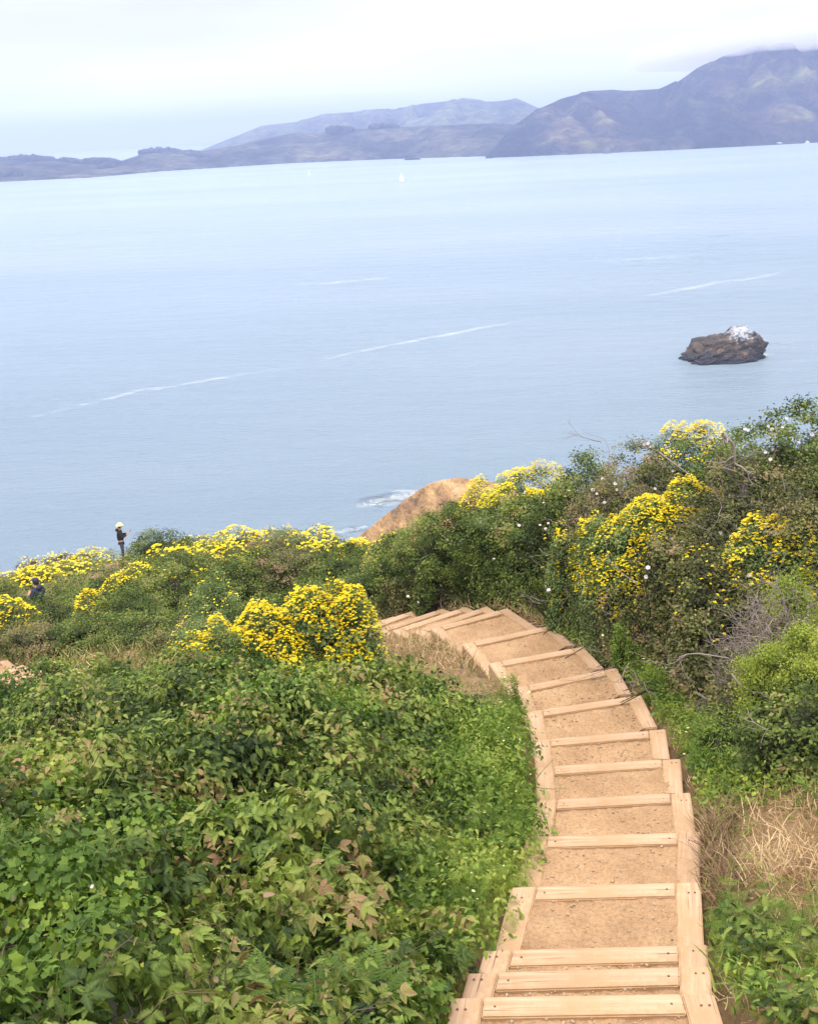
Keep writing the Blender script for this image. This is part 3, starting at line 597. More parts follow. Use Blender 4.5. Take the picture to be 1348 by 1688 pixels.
# distant knoll
far = [(262,882,46,1.7,1.5,'dark','dark round shrub right of the standing person',0),(318,888,47,1.3,1.2,'olive','olive shrub with yellow on top beside the dark round one',40),(395,874,47,1.6,1.3,'olive','olive shrub with a bright yellow crest on the knoll',90),
 (462,872,45,1.7,1.4,'olive','pale olive shrub on the highest part of the knoll',25),(520,876,44,1.6,1.4,'olive','yellowish shrub where the knoll starts to fall',60),(585,893,43,1.5,1.3,'olive','yellow green shrub at the foot of the brown bluff',80),
 (150,908,54,2.2,1.8,'olive','broad shrub with a yellow crest behind the standing person',80),(85,920,56,2.2,1.8,'rust','rusty brown shrub on the left skyline',25),(35,938,57,1.8,1.6,'rust','reddish brown shrub where the skyline meets the sea',40),
 (105,935,45,1.6,1.3,'olive','yellow spotted shrub behind the walker',90),(60,942,42,1.1,1.0,'olive','bright yellow shrub left of the walker',110),(430,892,38,1.8,1.5,'mixed','dark tangled shrub in front of the knoll',10),(350,897,37,1.6,1.4,'olive','green shrub in front of the yellow crest',60),
 (300,905,34,1.5,1.3,'olive','sunny shrub with yellow top below the dark round one',70),(520,897,36,1.6,1.4,'olive','mixed shrub between the knoll and the dark hedge',35),(170,945,36,1.5,1.3,'dark','green shrub below the dirt patch of the standing person',0),(250,936,40,1.0,.9,'olive','low shrub below the pale dirt patch',40),(600,905,33,1.3,1.2,'olive','yellow green shrub left of the hedge end',50)]
for px, py, y, rx, ry, pal, lab, hd in far:
    sh('low_shrub', px, py, y, rx, ry, lab, 'shrub', pal, .075, .75, heads=hd*.45, headsz=.13, group=G4, hmin=.3)

# ------------------------------------------------------------------ white bindweed blooms, each a part of the shrub it opens on
WF = [(1258,85),(1207,107),(1217,115),(1247,110),(1150,118),(1141,115),(1272,142),(1293,152),(1199,180),(1213,200),(1330,130),(857,158),(868,155),(740,210),(958,215),(938,233),(776,268),(713,286),(780,286),(724,297),(888,283),(645,288),(740,255),(745,322),(521,292),(574,322),(564,385),(587,380),(579,395),(505,386),(396,379),(302,427),(434,480),(1072,408),(1102,457),(868,505),(862,532),(588,568),(192,586),(221,603),(1152,528)]
fme = None
for u_, v_ in WF:
    px, py = 560+u_*.5846, 640+v_*.5846; d = nrm(ray(px, py)); best = None
    ts = np.linspace(8, 30, 900); P = d[None]*ts[:, None]
    for c, S, root, seed in BUSH:
        q = (P-c)/S; l = np.linalg.norm(q, axis=1); m_ = (l < surf_r(nrm(q), seed)*1.02) & (q[:, 2] > -.05)
        if m_.any():
            k = m_.argmax()
            if best is None or k < best[0]: best = (k, c, S, root)
    if best is None:
        g = ground(P[:, 0], P[:, 1])+.25; m_ = P[:, 2] < g
        k = m_.argmax() if m_.any() else 500; dd = [np.linalg.norm(P[k]-c) for c, S, r_, s_ in BUSH]; j = int(np.argmin(dd)); best = (k, *BUSH[j][:3])
    k, c, S, root = best; p = P[k]-d*.06
    if fme is None:
        A7 = Acc(); A7.inst(T_FUN, np.zeros((1, 3)), IDB(1), np.array([1.]), np.array([.45])); fme = A7.mesh('flower', True); fme.materials.append(WHT)
    fo = bpy.data.objects.new('flower', fme); COL.objects.link(fo); fo.parent = root; fo.location = Vector(p-c); s_ = random.uniform(.026, .042); fo.scale = (s_,)*3
    nn = Vector(-d*.8+np.array([0, 0, .5])+rv(1)[0]*.3); fo.rotation_euler = nn.to_track_quat('Z', 'Y').to_euler()

# ------------------------------------------------------------------ bleached dead branches on the right bank
def log_thing(name, px, py, y, d, L, r, label, kids):
    p = aty(px, py, y); root = Acc(); branch(root, np.zeros(3), d, L, r, 2, .5, kids)
    o = link(name, root.mesh(name, True), TWIG, None, p); tag(o, label, 'dead branch', 'bleached dead branches'); return o
log_thing('dead_branch', 1190,716,12.6, (.75,-.1,-.5), .42, .026, 'thick bleached dead branch jutting from the tangle near the right skyline', 3)
log_thing('dead_branch', 1085,745,14.2, (.8,-.2,-.35), 1.1, .012, 'thin curved dead branch lying across the twiggy shrub below the skyline', 2)
log_thing('dead_branch', 1165,770,13.0, (.6,-.3,.1), .9, .013, 'looping pale dead branch under the thick bleached one', 3)
log_thing('dead_branch', 1200,1085,9.5, (-.5,-.3,.35), .55, .008, 'forked bare twig left of the rounded lime bush', 3)
log_thing('dead_branch', 1205,1110,9.4, (.35,-.1,-.6), .4, .013, 'short pale stick beside the rounded lime bush', 1)
log_thing('dead_branch', 990,728,16.0, (-.5,-.2,.1), .5, .007, 'dry sprig sticking out over the sea left of the skyline shrubs', 2)

# ------------------------------------------------------------------ ground cover
Lx = np.array([s[0] for s in ST[:14]]); Rx = np.array([s[1] for s in ST[:14]])
def xl(y): return np.interp(y, Lx[:, 1], Lx[:, 0])
def xr(y): return np.interp(y, Rx[:, 1], Rx[:, 0])
def sstep(a, b_, x): t_2 = np.clip((x-a)/(b_-a), 0, 1); return t_2*t_2*(3-2*t_2)
def cover(x, y):
    """height of the low tangle left of the stairs above the soil"""
    d = xl(y)-x; base = .16+.62*sstep(.05, 1.5, d)
    base = base*(.88+.50*fbm(p3(x, y)*.75, 41, 3)+.62*fbm(p3(x, y)*1.9, 42, 2))+.06*fbm(p3(x, y)*4, 43, 2)+.16*sstep(10, 12, y)*sstep(.8, 2, d)
    base = base*(1-.8*sstep(10.2, 11.3, y)*sstep(-1.7, -1.0, x))
    return np.clip(base*(1-.8*sstep(12.3, 13.2, y)), .04, 2)
def scatter_area(x0, x1, y0, y1, n, keep):
    x = rng.uniform(x0, x1, n); y = rng.uniform(y0, y1, n); m_ = keep(x, y); return x[m_], y[m_]
# under-surface of the tangle, coloured dark in place of shade in the gaps
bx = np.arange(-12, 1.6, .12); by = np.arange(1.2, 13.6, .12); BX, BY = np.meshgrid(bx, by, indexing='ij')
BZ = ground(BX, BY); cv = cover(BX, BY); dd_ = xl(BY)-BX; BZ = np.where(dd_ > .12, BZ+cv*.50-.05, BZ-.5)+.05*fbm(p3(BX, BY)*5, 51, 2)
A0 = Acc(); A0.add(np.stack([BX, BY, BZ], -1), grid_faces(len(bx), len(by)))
tag(link('bramble_gap_shade', A0.mesh('bramble_gap_shade', True), INNER), 'dark sheet under the brambles standing in for shade between the leaves', 'undergrowth', kind='stuff')
def cluster_leaves(cx, cy, cz, per, rad, T, size, mat, name, label, cat, zjit=.5, jit=.8, tips=0, upw=.5):
    K = len(cx); idx = np.repeat(np.arange(K), per); n = len(idx); off = rv(n)*.5; off[:, 2] = off[:, 2]*zjit
    pos = np.c_[cx, cy, cz][idx]+off*rad; out = nrm(off+np.array([0, 0, .6])); kr = rng.random(K)*.55
    g = ground(pos[:, 0], pos[:, 1]); pos[:, 2] = np.maximum(pos[:, 2], g+.02); ok = ~on_steps(pos[:, 0], pos[:, 1], -.06)
    pos, out, idx = pos[ok], out[ok], idx[ok]; n = len(pos)
    A_ = Acc(); A_.inst(T, pos, spread_dirs(n, out, upw, jit), size*rng.uniform(.55, 1.3, n), np.clip(kr[idx]+.45*rng.random(n), 0, 1)); return A_
# zone masks: brambles left, feathery herbs along the stairs
def keepL(x, y): d = xl(y)-x; return (d > .05) & (np.abs(x+.0) < 1.2+.55*y) & ~((y > 11.1) & (x > -1.25))
def zone(x, y): return np.maximum(sstep(.45, 1.0, (xl(y)-x)+.6*fbm(p3(x, y)*.8, 61, 2)), 1-sstep(4.9, 6.3, y+.6*fbm(p3(x, y)*1.3, 62, 2)))
x, y = scatter_area(-10, 1.3, 1.6, 13.2, 16000, keepL); zf = zone(x, y)
den = np.clip(9/(y+.5), .6, 2.2)
m_ = (rng.random(len(x)) < zf)
cz = ground(x, y)+cover(x, y)*(1-.28*rng.random(len(x))**1.5)
def sprays(n, keep, y0, y1, rad, sub):
    """arching plants: each a dome of leaf clusters; returns cluster centres, their outward direction and a tint per plant"""
    sx_, sy_ = scatter_area(-10, 1.3, y0, y1, n, keep); K = len(sx_); top = ground(sx_, sy_)+cover(sx_, sy_)+rng.uniform(-.16, .13, K); R_ = rad*rng.uniform(.6, 1.35, K)
    idx = np.repeat(np.arange(K), sub); a = rng.random(len(idx))*2*math.pi; q = np.sqrt(rng.random(len(idx))); h = rng.uniform(.5, 1.1, K)
    ox, oy = np.cos(a)*q*R_[idx], np.sin(a)*q*R_[idx]; P = np.c_[sx_[idx]+ox, sy_[idx]+oy, top[idx]-q**2*R_[idx]*h[idx]]
    O = nrm(np.c_[np.cos(a)*q, np.sin(a)*q, 1.15-q*.6]); return P, O, rng.random(K)[idx], idx
def leafy(P, O, tint, per, rad, T, size, jit=.7, fall=.5, over=-.05):
    n = len(P)*per; idx = np.repeat(np.arange(len(P)), per); pos = P[idx]+rv(n)*rad*np.array([1, 1, .6]); out = O[idx]
    g = ground(pos[:, 0], pos[:, 1]); ok = ~on_steps(pos[:, 0], pos[:, 1], over) & (pos[:, 2] > g+.01); pos, out, idx = pos[ok], out[ok], idx[ok]; n = len(pos)
    nn_ = nrm(out+rv(n)*jit*.42); d = nrm(out*np.array([1, 1, 0])+rv(n)*.55+np.array([0, 0, -fall])); d = d-nn_*(d*nn_).sum(-1, keepdims=True)
    A_ = Acc(); A_.inst(T, pos, basis(d, nn_), size*rng.uniform(.55, 1.3, n), np.clip(tint[idx]*.68+.30*rng.random(n), 0, .99)); return A_
zk = lambda a, b: keepL(a, b) & (rng.random(a.shape) < zone(a, b))
kd_ = lambda P: fbm(P*[1.1, 1.1, 0]+[0, 0, 3.3], 71, 3)
for (n_sp, y0, y1, rad_, sub_, sz) in ((2250, 1.6, 6.2, .17, 9, 1.0), (5200, 6.2, 13.2, .20, 9, .92)):
    P, O, tn, ii = sprays(n_sp, zk, y0, y1, rad_, sub_); kk = kd_(P)+.25*(tn-.5)
    a1 = kk > -.2; a2 = ~a1; nearb = y0 < 5
    if nearb: acc = leafy(P[a1], O[a1], tn[a1], 4, .055, T_TRI, .098)
    else: acc = leafy(P[a1], O[a1], tn[a1], 8, .07, T_SER, .058)
    tag(link('bramble_cover', acc.mesh('bramble_cover', True), LM['bramble']), 'tangled bramble leaves covering the slope at lower left' if nearb else 'farther brambles on the slope reaching to the golden shrubs', 'brambles', kind='stuff')
    acc = leafy(P[a2], O[a2], tn[a2], 9, .06, T_LOB, .043 if nearb else .042, jit=1.2)
    tag(link('ivy_cover', acc.mesh('ivy_cover', True), LM['ivy']), 'lobed ivy-like leaves among the near brambles' if nearb else 'lobed ivy-like leaves among the farther brambles', 'ivy', kind='stuff')
fe = ~m_
def fk(a, b):
    d = xl(b)-a; ov = .13*np.exp(-((b-7.3)/1.0)**2)+.10*np.exp(-((b-11.2)/.5)**2)
    return (d > .05-ov) & (np.abs(a) < 1.2+.55*b) & ~((b > 11.4) & (a > -1.25)) & (rng.random(a.shape) > zone(a, b))
P, O, tn, ii = sprays(4200, fk, 4.5, 8.4, .15, 8); P[:, 2] += .10*rng.random(len(P))**2; acc = leafy(P[::2], O[::2], tn[::2], 4, .05, T_FRD, .095, jit=1.0, fall=.1, over=-.24)
tag(link('feathery_cover', acc.mesh('feathery_cover'), LM['feather']), 'feathery green herbs lining the near left edge of the stairs', 'herbs', kind='stuff')
acc = leafy(P[1::2], O[1::2], tn[1::2], 7, .05, T_SER, .042, jit=1.1, fall=.2, over=-.24)
tag(link('weed_cover', acc.mesh('weed_cover', True), LM['ivy']), 'leafy green weeds hanging over the near left edge of the stairs', 'weeds', kind='stuff')
P, O, tn, ii = sprays(3600, fk, 8.0, 11.8, .15, 8); P[:, 2] += .12*rng.random(len(P))**2; acc = leafy(P[::2], O[::2], tn[::2], 13, .06, T_NAR, .055, jit=1.2, fall=0, over=-.07)
tag(link('feathery_cover', acc.mesh('feathery_cover'), LM['feather']), 'feathery green herbs lining the left edge of the stairs farther down', 'herbs', kind='stuff')
acc = leafy(P[1::2], O[1::2], tn[1::2], 9, .06, T_SER, .045, jit=1.1, fall=.1, over=-.07)
tag(link('weed_cover', acc.mesh('weed_cover', True), LM['feather']), 'leafy green weeds on the left edge of the stairs farther down', 'weeds', kind='stuff')
P, O, tn, ii = sprays(900, zk, 2.5, 12.5, .16, 7); k = fbm(P*[.9, .9, 0]+9, 73, 2) > -.05; P = P[k]; P[:, 2] += .05; acc = leafy(P, O[k], tn[k], 9, .06, T_NAR, .05, jit=1.3, fall=-.3)
tag(link('feathery_cover', acc.mesh('feathery_cover'), LM['feather']), 'fine leaved herbs poking up through the brambles', 'herbs', kind='stuff')
P, O, tn, ii = sprays(700, zk, 1.8, 12.5, .12, 5); k = fbm(P*[1.2, 1.2, 0]+4, 75, 2) > 0; P = P[k]; P[:, 2] += .09; acc = leafy(P, O[k], tn[k], 8, .06, T_SER, .034, jit=1.3)
tag(link('young_shoots', acc.mesh('young_shoots', True), LM['mixed']), 'small brownish young leaves at the bramble tips', 'shoots', kind='stuff')
# young light shoots and reddish bramble tips
s2 = rng.random(len(x)) < .05; s2 &= m_
acc = cluster_leaves(x[s2], y[s2], cz[s2]+.09, 5, .10, T_SER, .05, None, '', '', '', jit=1.)
tag(link('young_shoots', acc.mesh('young_shoots', True), LM['mixed']), 'reddish brown young bramble tips over the green', 'shoots', kind='stuff')
s3 = rng.random(len(x)) < .045; s3 &= m_
acc = cluster_leaves(x[s3], y[s3], cz[s3]+.07, 7, .10, T_LOB, .04, None, '', '', '', jit=1.)
tag(link('vine_shoots', acc.mesh('vine_shoots', True), LM['bright']), 'bright lime vine shoots winding over the brambles', 'vine', kind='stuff')
A8 = Acc()
for k in rng.choice(np.where(m_)[0], 420): branch(A8, (x[k], y[k], cz[k]-.08), (rng.normal(), rng.normal(), .6), rng.uniform(.15, .5), .004, 1, .9, 2)
tag(link('bramble_canes', A8.mesh('bramble_canes'), BRN), 'thin brown canes arching through the brambles', 'canes', kind='stuff')
A8 = Acc()
for k in rng.choice(np.where(m_ & (y < 8))[0], 110): branch(A8, (x[k], y[k], cz[k]+.02), (rng.normal(), rng.normal(), .5), rng.uniform(.15, .4), .0035, 0, 1.3, 0)
tag(link('vine_tendrils', A8.mesh('vine_tendrils'), LM['bright']), 'curling yellow green tendrils rising above the brambles', 'vine', kind='stuff')
# small cream flowers in the herbs
k = rng.choice(np.where(fe | (m_ & (rng.random(len(x)) < .04)))[0], 75); n = len(k); nn_ = nrm(np.array([0, 0, 1.])+rv(n)*.25); A9 = Acc()
A9.inst(T_YH, np.c_[x[k], y[k], cz[k]+.10], basis(nrm(np.cross(nn_, rv(n))), nn_), rng.uniform(.012, .03, n), rng.random(n))
tag(link('herb_blossom', A9.mesh('herb_blossom'), CRM), 'tiny cream flower heads sprinkled over the herbs', 'flowers', kind='stuff')

def blades(x, y, n_per, hgt, T, mat, name, label, cat, tilt=.5, spread=.06, wid=1., z=None):
    idx = np.repeat(np.arange(len(x)), n_per); n = len(idx); px_, py_ = x[idx]+rv(n)[:, 0]*spread, y[idx]+rv(n)[:, 0]*spread
    ok = ~on_steps(px_, py_, -.03); px_, py_ = px_[ok], py_[ok]; n = len(px_)
    d = nrm(rv(n)*tilt+np.array([0, 0, 1.])); nn2 = nrm(np.cross(d, rv(n))); g = ground(px_, py_)-.01
    s_ = hgt*rng.uniform(.4, 1.3, n); A_ = Acc(); A_.inst(T, np.c_[px_, py_, g], basis(d, nn2), np.c_[s_**.5*.5*wid, s_, s_], rng.random(n))
    return tag(link(name, A_.mesh(name), mat), label, cat, kind='stuff')
gx_, gy_ = scatter_area(-6, 1, 3, 12, 240, keepL); g_n = len(gx_); i2 = np.repeat(np.arange(g_n), 4); dd = nrm(rv(len(i2))*.45+np.array([0, 0, 1.])); A_ = Acc(); s_ = rng.uniform(.2, .42, len(i2))
A_.inst(T_BLD2, np.c_[gx_, gy_, ground(gx_, gy_)+cover(gx_, gy_)*.8][i2]+rv(len(i2))*.02, basis(dd, nrm(np.cross(dd, rv(len(i2))))), np.c_[s_*.5, s_, s_*1.2], rng.random(len(i2)))
tag(link('green_grass', A_.mesh('green_grass'), LM['grass']), 'scattered grass blades rising out of the brambles', 'grass', kind='stuff')
# grass on the right shoulder of the stairs
def keepR(x, y): d = x-xr(y); return (d > .03) & (d < 1.9) & (y > 4)
x, y = scatter_area(.5, 5, 4.2, 15.5, 5200, keepR); d = x-xr(y)
nz = fbm(p3(x, y)*1.1, 81, 3); strawz = np.exp(-((y-6.9)/1.0)**2)*sstep(.15, .5, d)+np.exp(-((y-14.6)/.9)**2)*.9+.15*np.exp(-((y-11.5)/.5)**2)
gr = (rng.random(len(x)) > strawz*1.15)
blades(x[gr][::2], y[gr][::2], 8, .16, T_BLD, LM['grass'], 'green_grass', 'green grass on the right shoulder of the stairs', 'grass')
m2 = ~gr | (rng.random(len(x)) < .22); 
blades(x[m2], y[m2], 9, .15, T_BLD2, LM['straw'], 'dry_grass', 'dry straw and dead grass beside the stairs', 'dry grass', tilt=1.2, spread=.12)
# flattened straw
sxx, syy = scatter_area(1.9, 5, 5.8, 8.2, 2600, lambda a, b: (a-xr(b) > .2)); 
blades(sxx[::2], syy[::2], 5, .2, T_BLD2, LM['straw'], 'dry_grass', 'flattened straw on the bare ground at the right edge', 'dry grass', tilt=4., spread=.15)
bs_x, bs_y = scatter_area(1.9, 2.6, 5.9, 7.9, 420, lambda a, b: (np.abs(a-xr(b)-.14-.05*np.sin(b*5)) < .10))
blades(bs_x, bs_y, 8, .24, T_BLD2, flat('brown_dead_stalk', (.20,.13,.07), .9, var=.4), 'dead_stalks', 'brown dead stalks leaning along the right timber', 'dry grass', tilt=.55, spread=.04)
x, y = scatter_area(1.6, 4.2, 7.9, 14.5, 2600, lambda a, b: (a-xr(b) > .05) & (a-xr(b) < .75)); k = rng.random(len(x)) < .6
acc = cluster_leaves(x[k], y[k], ground(x[k], y[k])+.04+.16*rng.random(k.sum())**1.5, 15, .09, T_NAR, .052, None, '', '', '', jit=1.1)
tag(link('feathery_cover', acc.mesh('feathery_cover'), LM['feather']), 'light green feathery weeds between the right timbers and the hedge', 'herbs', kind='stuff')
acc = cluster_leaves(x[~k], y[~k], ground(x[~k], y[~k])+.04+.12*rng.random((~k).sum()), 9, .09, T_SER, .045, None, '', '', '', jit=1.1)
tag(link('weed_cover', acc.mesh('weed_cover', True), LM['bright']), 'bright small leaved weeds between the right timbers and the hedge', 'weeds', kind='stuff')
# low herbs over the right shoulder
x, y = scatter_area(1.2, 6, 4.3, 14.5, 2600, lambda a, b: (a-xr(b) > .12)); d = x-xr(y)
ok = (np.exp(-((y-6.9)/.95)**2)*1.5 < rng.random(len(x))) & (d < 2.4) & (fbm(p3(x, y)*.9, 91, 2) > -.2); x, y = x[ok], y[ok]
acc = cluster_leaves(x, y, ground(x, y)+.05+.14*rng.random(len(x))**2, 16, .10, T_NAR, .055, None, '', '', '', upw=.8)
tag(link('feathery_cover', acc.mesh('feathery_cover'), LM['feather']), 'low feathery herbs and weeds on the right side of the stairs', 'herbs', kind='stuff')
k = rng.random(len(x)) < .5; acc = cluster_leaves(x[k], y[k], ground(x[k], y[k])+.06+.12*rng.random(k.sum()), 9, .10, T_SER, .055, None, '', '', '', jit=1.1)
tag(link('weed_cover', acc.mesh('weed_cover', True), LM['ivy']), 'broad leaved weeds on the right side of the stairs', 'weeds', kind='stuff')
x, y = scatter_area(1.5, 3.4, 4.1, 6.3, 1100, lambda a, b: (a-xr(b) > .06) & (fbm(p3(a, b)*2.2, 95, 2) > -.12+.5*sstep(5.4, 6.3, b))); h_ = .05+.22*rng.random(len(x))**1.6
acc = cluster_leaves(x, y, ground(x, y)+h_, 7, .09, T_SER, .06, None, '', '', '', jit=1.1)
tag(link('weed_cover', acc.mesh('weed_cover', True), LM['bramble']), 'rank leafy weeds in the lower right corner beside the stairs', 'weeds', kind='stuff')
# dry slope inside the bend and foot of the hedges
x, y = scatter_area(-2.5, 1.2, 10.9, 16.5, 1500, lambda a, b: (xl(b)-a > .03)|(b > 14.8))
blades(x[::2], y[::2], 6, .10, T_BLD2, LM['straw'], 'dry_grass', 'dry grass on the worn slope inside the bend of the stairs', 'dry grass', tilt=1.2, spread=.1)
blades(x[1::2], y[1::2], 7, .10, T_BLD, LM['grass'], 'green_grass', 'short green grass on the worn slope inside the bend of the stairs', 'grass', tilt=.8, spread=.1)
x, y = scatter_area(-1.5, 3.6, 13.5, 18, 2200, lambda a, b: b > 13.5+.0*a)
blades(x, y, 6, .22, T_BLD2, LM['straw'], 'dry_grass', 'tall dry grass at the foot of the hedge above the stairs', 'dry grass', tilt=.6, spread=.1)
x, y = scatter_area(-10, 0, 16.5, 22.5, 2600, lambda a, b: np.abs(b-(17.2-.28*(a+2))) < 2.2)
blades(x, y, 6, .25, T_BLD, LM['olive'], 'dry_grass', 'olive and dry grass along the lower path', 'dry grass', tilt=.7, spread=.12, wid=1.6)
x, y = scatter_area(-10, 0, 16.5, 22.5, 1500, lambda a, b: np.abs(b-(17.2-.28*(a+2))) < 2.2)
blades(x, y, 4, .25, T_BLD2, LM['straw'], 'dry_grass', 'pale straw among the grass of the lower path', 'dry grass', tilt=.7, spread=.12, wid=1.6)
# low scrub covering the whole hillside between the shrubs
def scrub(x0, x1, y0, y1, n, size, keep, mat, name, label, up=.12, per=8, rad=.3):
    x, y = scatter_area(x0, x1, y0, y1, n, keep); acc = cluster_leaves(x, y, ground(x, y)+up*rng.random(len(x)), per, rad, T_DIA, size, None, '', '', '')
    tag(link(name, acc.mesh(name), mat), label, 'scrub', kind='stuff')
notpath = lambda a, b: (np.abs(b-(17.4-.28*(a+2))) > 1.2) & ((np.hypot(a+12.0, (b-47.3)*.42) > 2.2))
scrub(-26, 4, 18, 62, 26000, .09, lambda a, b: notpath(a, b) & (np.abs(a) < 4+.5*b), LM['olive'], 'low_scrub', 'low olive scrub between the shrubs of the knoll', .25, 9, .35)
scrub(-14, 6, 12, 30, 16000, .05, lambda a, b: notpath(a, b) & ((a < -2) | (b > 17)), LM['dark'], 'low_scrub', 'low dark scrub on the near slopes', .25, 9, .25)
scrub(1.5, 12, 8.2, 24, 16000, .04, lambda a, b: (a-xr(np.minimum(b, 15.8)) > 1.0), LM['mixed'], 'low_scrub', 'low brownish scrub under the right hedge', .2, 12, .2)
# long grass blades in the brambles and a fern
def tuft(px, py, y, L, n, label, mat='grass', name='grass_tuft'):
    p = aty(px, py, y); p[2] = float(ground(p[0], p[1])[0])+float(cover(p[0], p[1]))*.45; dd = nrm(rv(n)*.5+np.array([.15, 0, 1.1])); A_ = Acc(); s_ = L*rng.uniform(.5, 1.1, n)
    A_.inst(T_BLD2 if mat == 'straw' else T_BLD, np.zeros((n, 3))+rv(n)*.02, basis(dd, nrm(np.cross(dd, rv(n)))), np.c_[s_*.35, s_, s_*1.8], rng.random(n)); tag(link(name, A_.mesh(name), LM[mat], None, p), label, 'grass', 'tufts of long grass in the brambles')
tuft(625,1200,8.6,.75,26,'tuft of long arching grass blades in the brambles halfway up'); tuft(610,1300,6.6,.55,20,'grass tuft with bent blades below the long arching one')
tuft(400,1270,7.2,.35,14,'small upright grass tuft left of the arching ones'); tuft(785,1130,11.4,.4,22,'short green grass tuft inside the bend of the stairs')
def fern(px, py, y, L, n, label):
    p = aty(px, py, y); p[2] = float(ground(p[0], p[1])[0])+float(cover(p[0], p[1]))*.75; a = np.arange(n)*2*math.pi/n+rng.random(n)*.4; dd = nrm(np.c_[np.cos(a), np.sin(a), np.full(n, .55)]); up = nrm(np.c_[-np.cos(a)*.5, -np.sin(a)*.5, np.ones(n)]); A_ = Acc()
    A_.inst(T_FERN, np.zeros((n, 3)), basis(dd, up), L*rng.uniform(.8, 1.1, n), rng.random(n)*.6); tag(link('fern', A_.mesh('fern'), LM['feather'], None, p), label, 'fern', 'ferns at the foot of the brambles')
fern(580,1600,4.35,.34,11,'fern with long drooping fronds near the bottom centre'); fern(420,1640,4.0,.28,9,'smaller fern left of the drooping one at the bottom')
for px, py, lab in ((152,1461,'white petal-like bloom lying on the brambles at lower left'), (232,1240,'tiny white bloom in the upper brambles')):
    d = nrm(ray(px, py)); ts = np.linspace(2, 14, 800); P = d[None]*ts[:, None]; m_ = P[:, 2] < ground(P[:, 0], P[:, 1])+cover(P[:, 0], P[:, 1])+.06; p = P[m_.argmax()]
    A7 = Acc(); A7.inst(T_FUN, np.zeros((1, 3)), IDB(1), np.array([.014]), np.array([.4])); o = link('flower', A7.mesh('flower', True), WHT, None, p, (.4, -.5, 0)); tag(o, lab, 'flower')

# ------------------------------------------------------------------ brown bluff
BL = [(545,925),(580,888),(612,866),(645,838),(680,812),(705,796),(730,788),(762,785.5),(800,789),(840,800),(900,830)]
YB = 62.
pts = np.array([aty(a, b_, YB-8*i/10) for i, (a, b_) in enumerate(BL)]); s0 = np.linspace(0, 1, len(pts)); ns, ntt = 120, 90; s1 = np.linspace(0, 1, ns)
rid = np.stack([np.interp(s1, s0, pts[:, i]) for i in range(3)], -1); rid[:, 2] = np.convolve(np.pad(rid[:, 2], 3, 'edge'), np.ones(7)/7, 'valid')
tt = np.linspace(-1, 1, ntt); V = np.zeros((ns, ntt, 3))
for j, t2 in enumerate(tt):
    dy = -13*abs(t2) if t2 < 0 else 30*t2
    V[:, j, 0] = rid[:, 0]+.15*dy*0+(2.5*(-t2) if t2 < 0 else 0); V[:, j, 1] = rid[:, 1]+dy
    V[:, j, 2] = rid[:, 2]-(.9*abs(dy)**1.12*.55+.05*dy*dy*.12 if t2 < 0 else dy**1.25*.75)
q = V.reshape(-1, 3); dsp = (.9*(np.abs(fbm(q*[.35, .12, .2], 101, 4))-.25)+.25*fbm(q*1.1, 103, 4)); edge = np.tile(np.clip(np.abs(tt)*6, .15, 1), ns); q[:, 2] += dsp*edge; q[:, 0] += .25*fbm(q*.6, 105, 3)
BLM, t, b, o = newmat('eroded_bluff'); n1 = noise(t, .5, 7, .68, mapscale=(1, .4, 1.8)); n2 = noise(t, 2.2, 6, .65)
r1 = ramp(N(t, 'ShaderNodeValToRGB'), [(.36, (.10,.08,.07)), (.44, (.30,.18,.10)), (.56, (.50,.32,.16)), (.70, (.60,.42,.27))]); t.links.new(n1.outputs[0], r1.inputs[0])
r2 = ramp(N(t, 'ShaderNodeValToRGB'), [(.3, (.55,.52,.5)), (.5, (1,1,1)), (.75, (1.2,1.15,1.1))]); t.links.new(n2.outputs[0], r2.inputs[0])
t.links.new(mixc(t, 1., r1.outputs[0], r2.outputs[0], 'MULTIPLY'), b.inputs[0]); b.inputs['Roughness'].default_value = .95; bump(t, b, n2.outputs[0], .25)
ac = Acc(); ac.add(q, grid_faces(ns, ntt)); tag(link('bluff', ac.mesh('bluff', True), BLM), kind='structure')
# bare trodden dirt where the person stands
def patch(px, py, y, rx, ry, seed, name='path'):
    c = aty(px, py, y); g = float(ground(c[0], c[1])[0]); a = np.linspace(0, 2*math.pi, 33)[:-1]; rr = np.linspace(0, 1, 10)
    A_, R_ = np.meshgrid(a, rr, indexing='ij'); k = 1+.25*fbm(p3(np.cos(A_)*1.3+seed, np.sin(A_)*1.3), seed, 2)
    X = c[0]+np.cos(A_)*R_*rx*k; Y = c[1]+np.sin(A_)*R_*ry*k; Z = c[2]+(ground(X, Y)-g)*1.0+.10*fbm(p3(X, Y)*1.5, seed, 3)-.5*R_**3
    ac = Acc(); Fc = grid_faces(32, 10); wrap = np.array([[31*10+j, j, j+1, 31*10+j+1] for j in range(9)]); ac.add(np.stack([X, Y, Z], -1), [Fc, wrap]); return c, link(name, ac.mesh(name, True), GRAVEL)
PC, o = patch(226, 927, 48.6, 1.5, 2.4, 5); tag(o, kind='structure')
for i, (px, py, y, rx, ry) in enumerate(((112, 928, 47, 1.0, .8),)): c, o = patch(px, py, y, rx, ry, 8+i); tag(o, kind='structure')
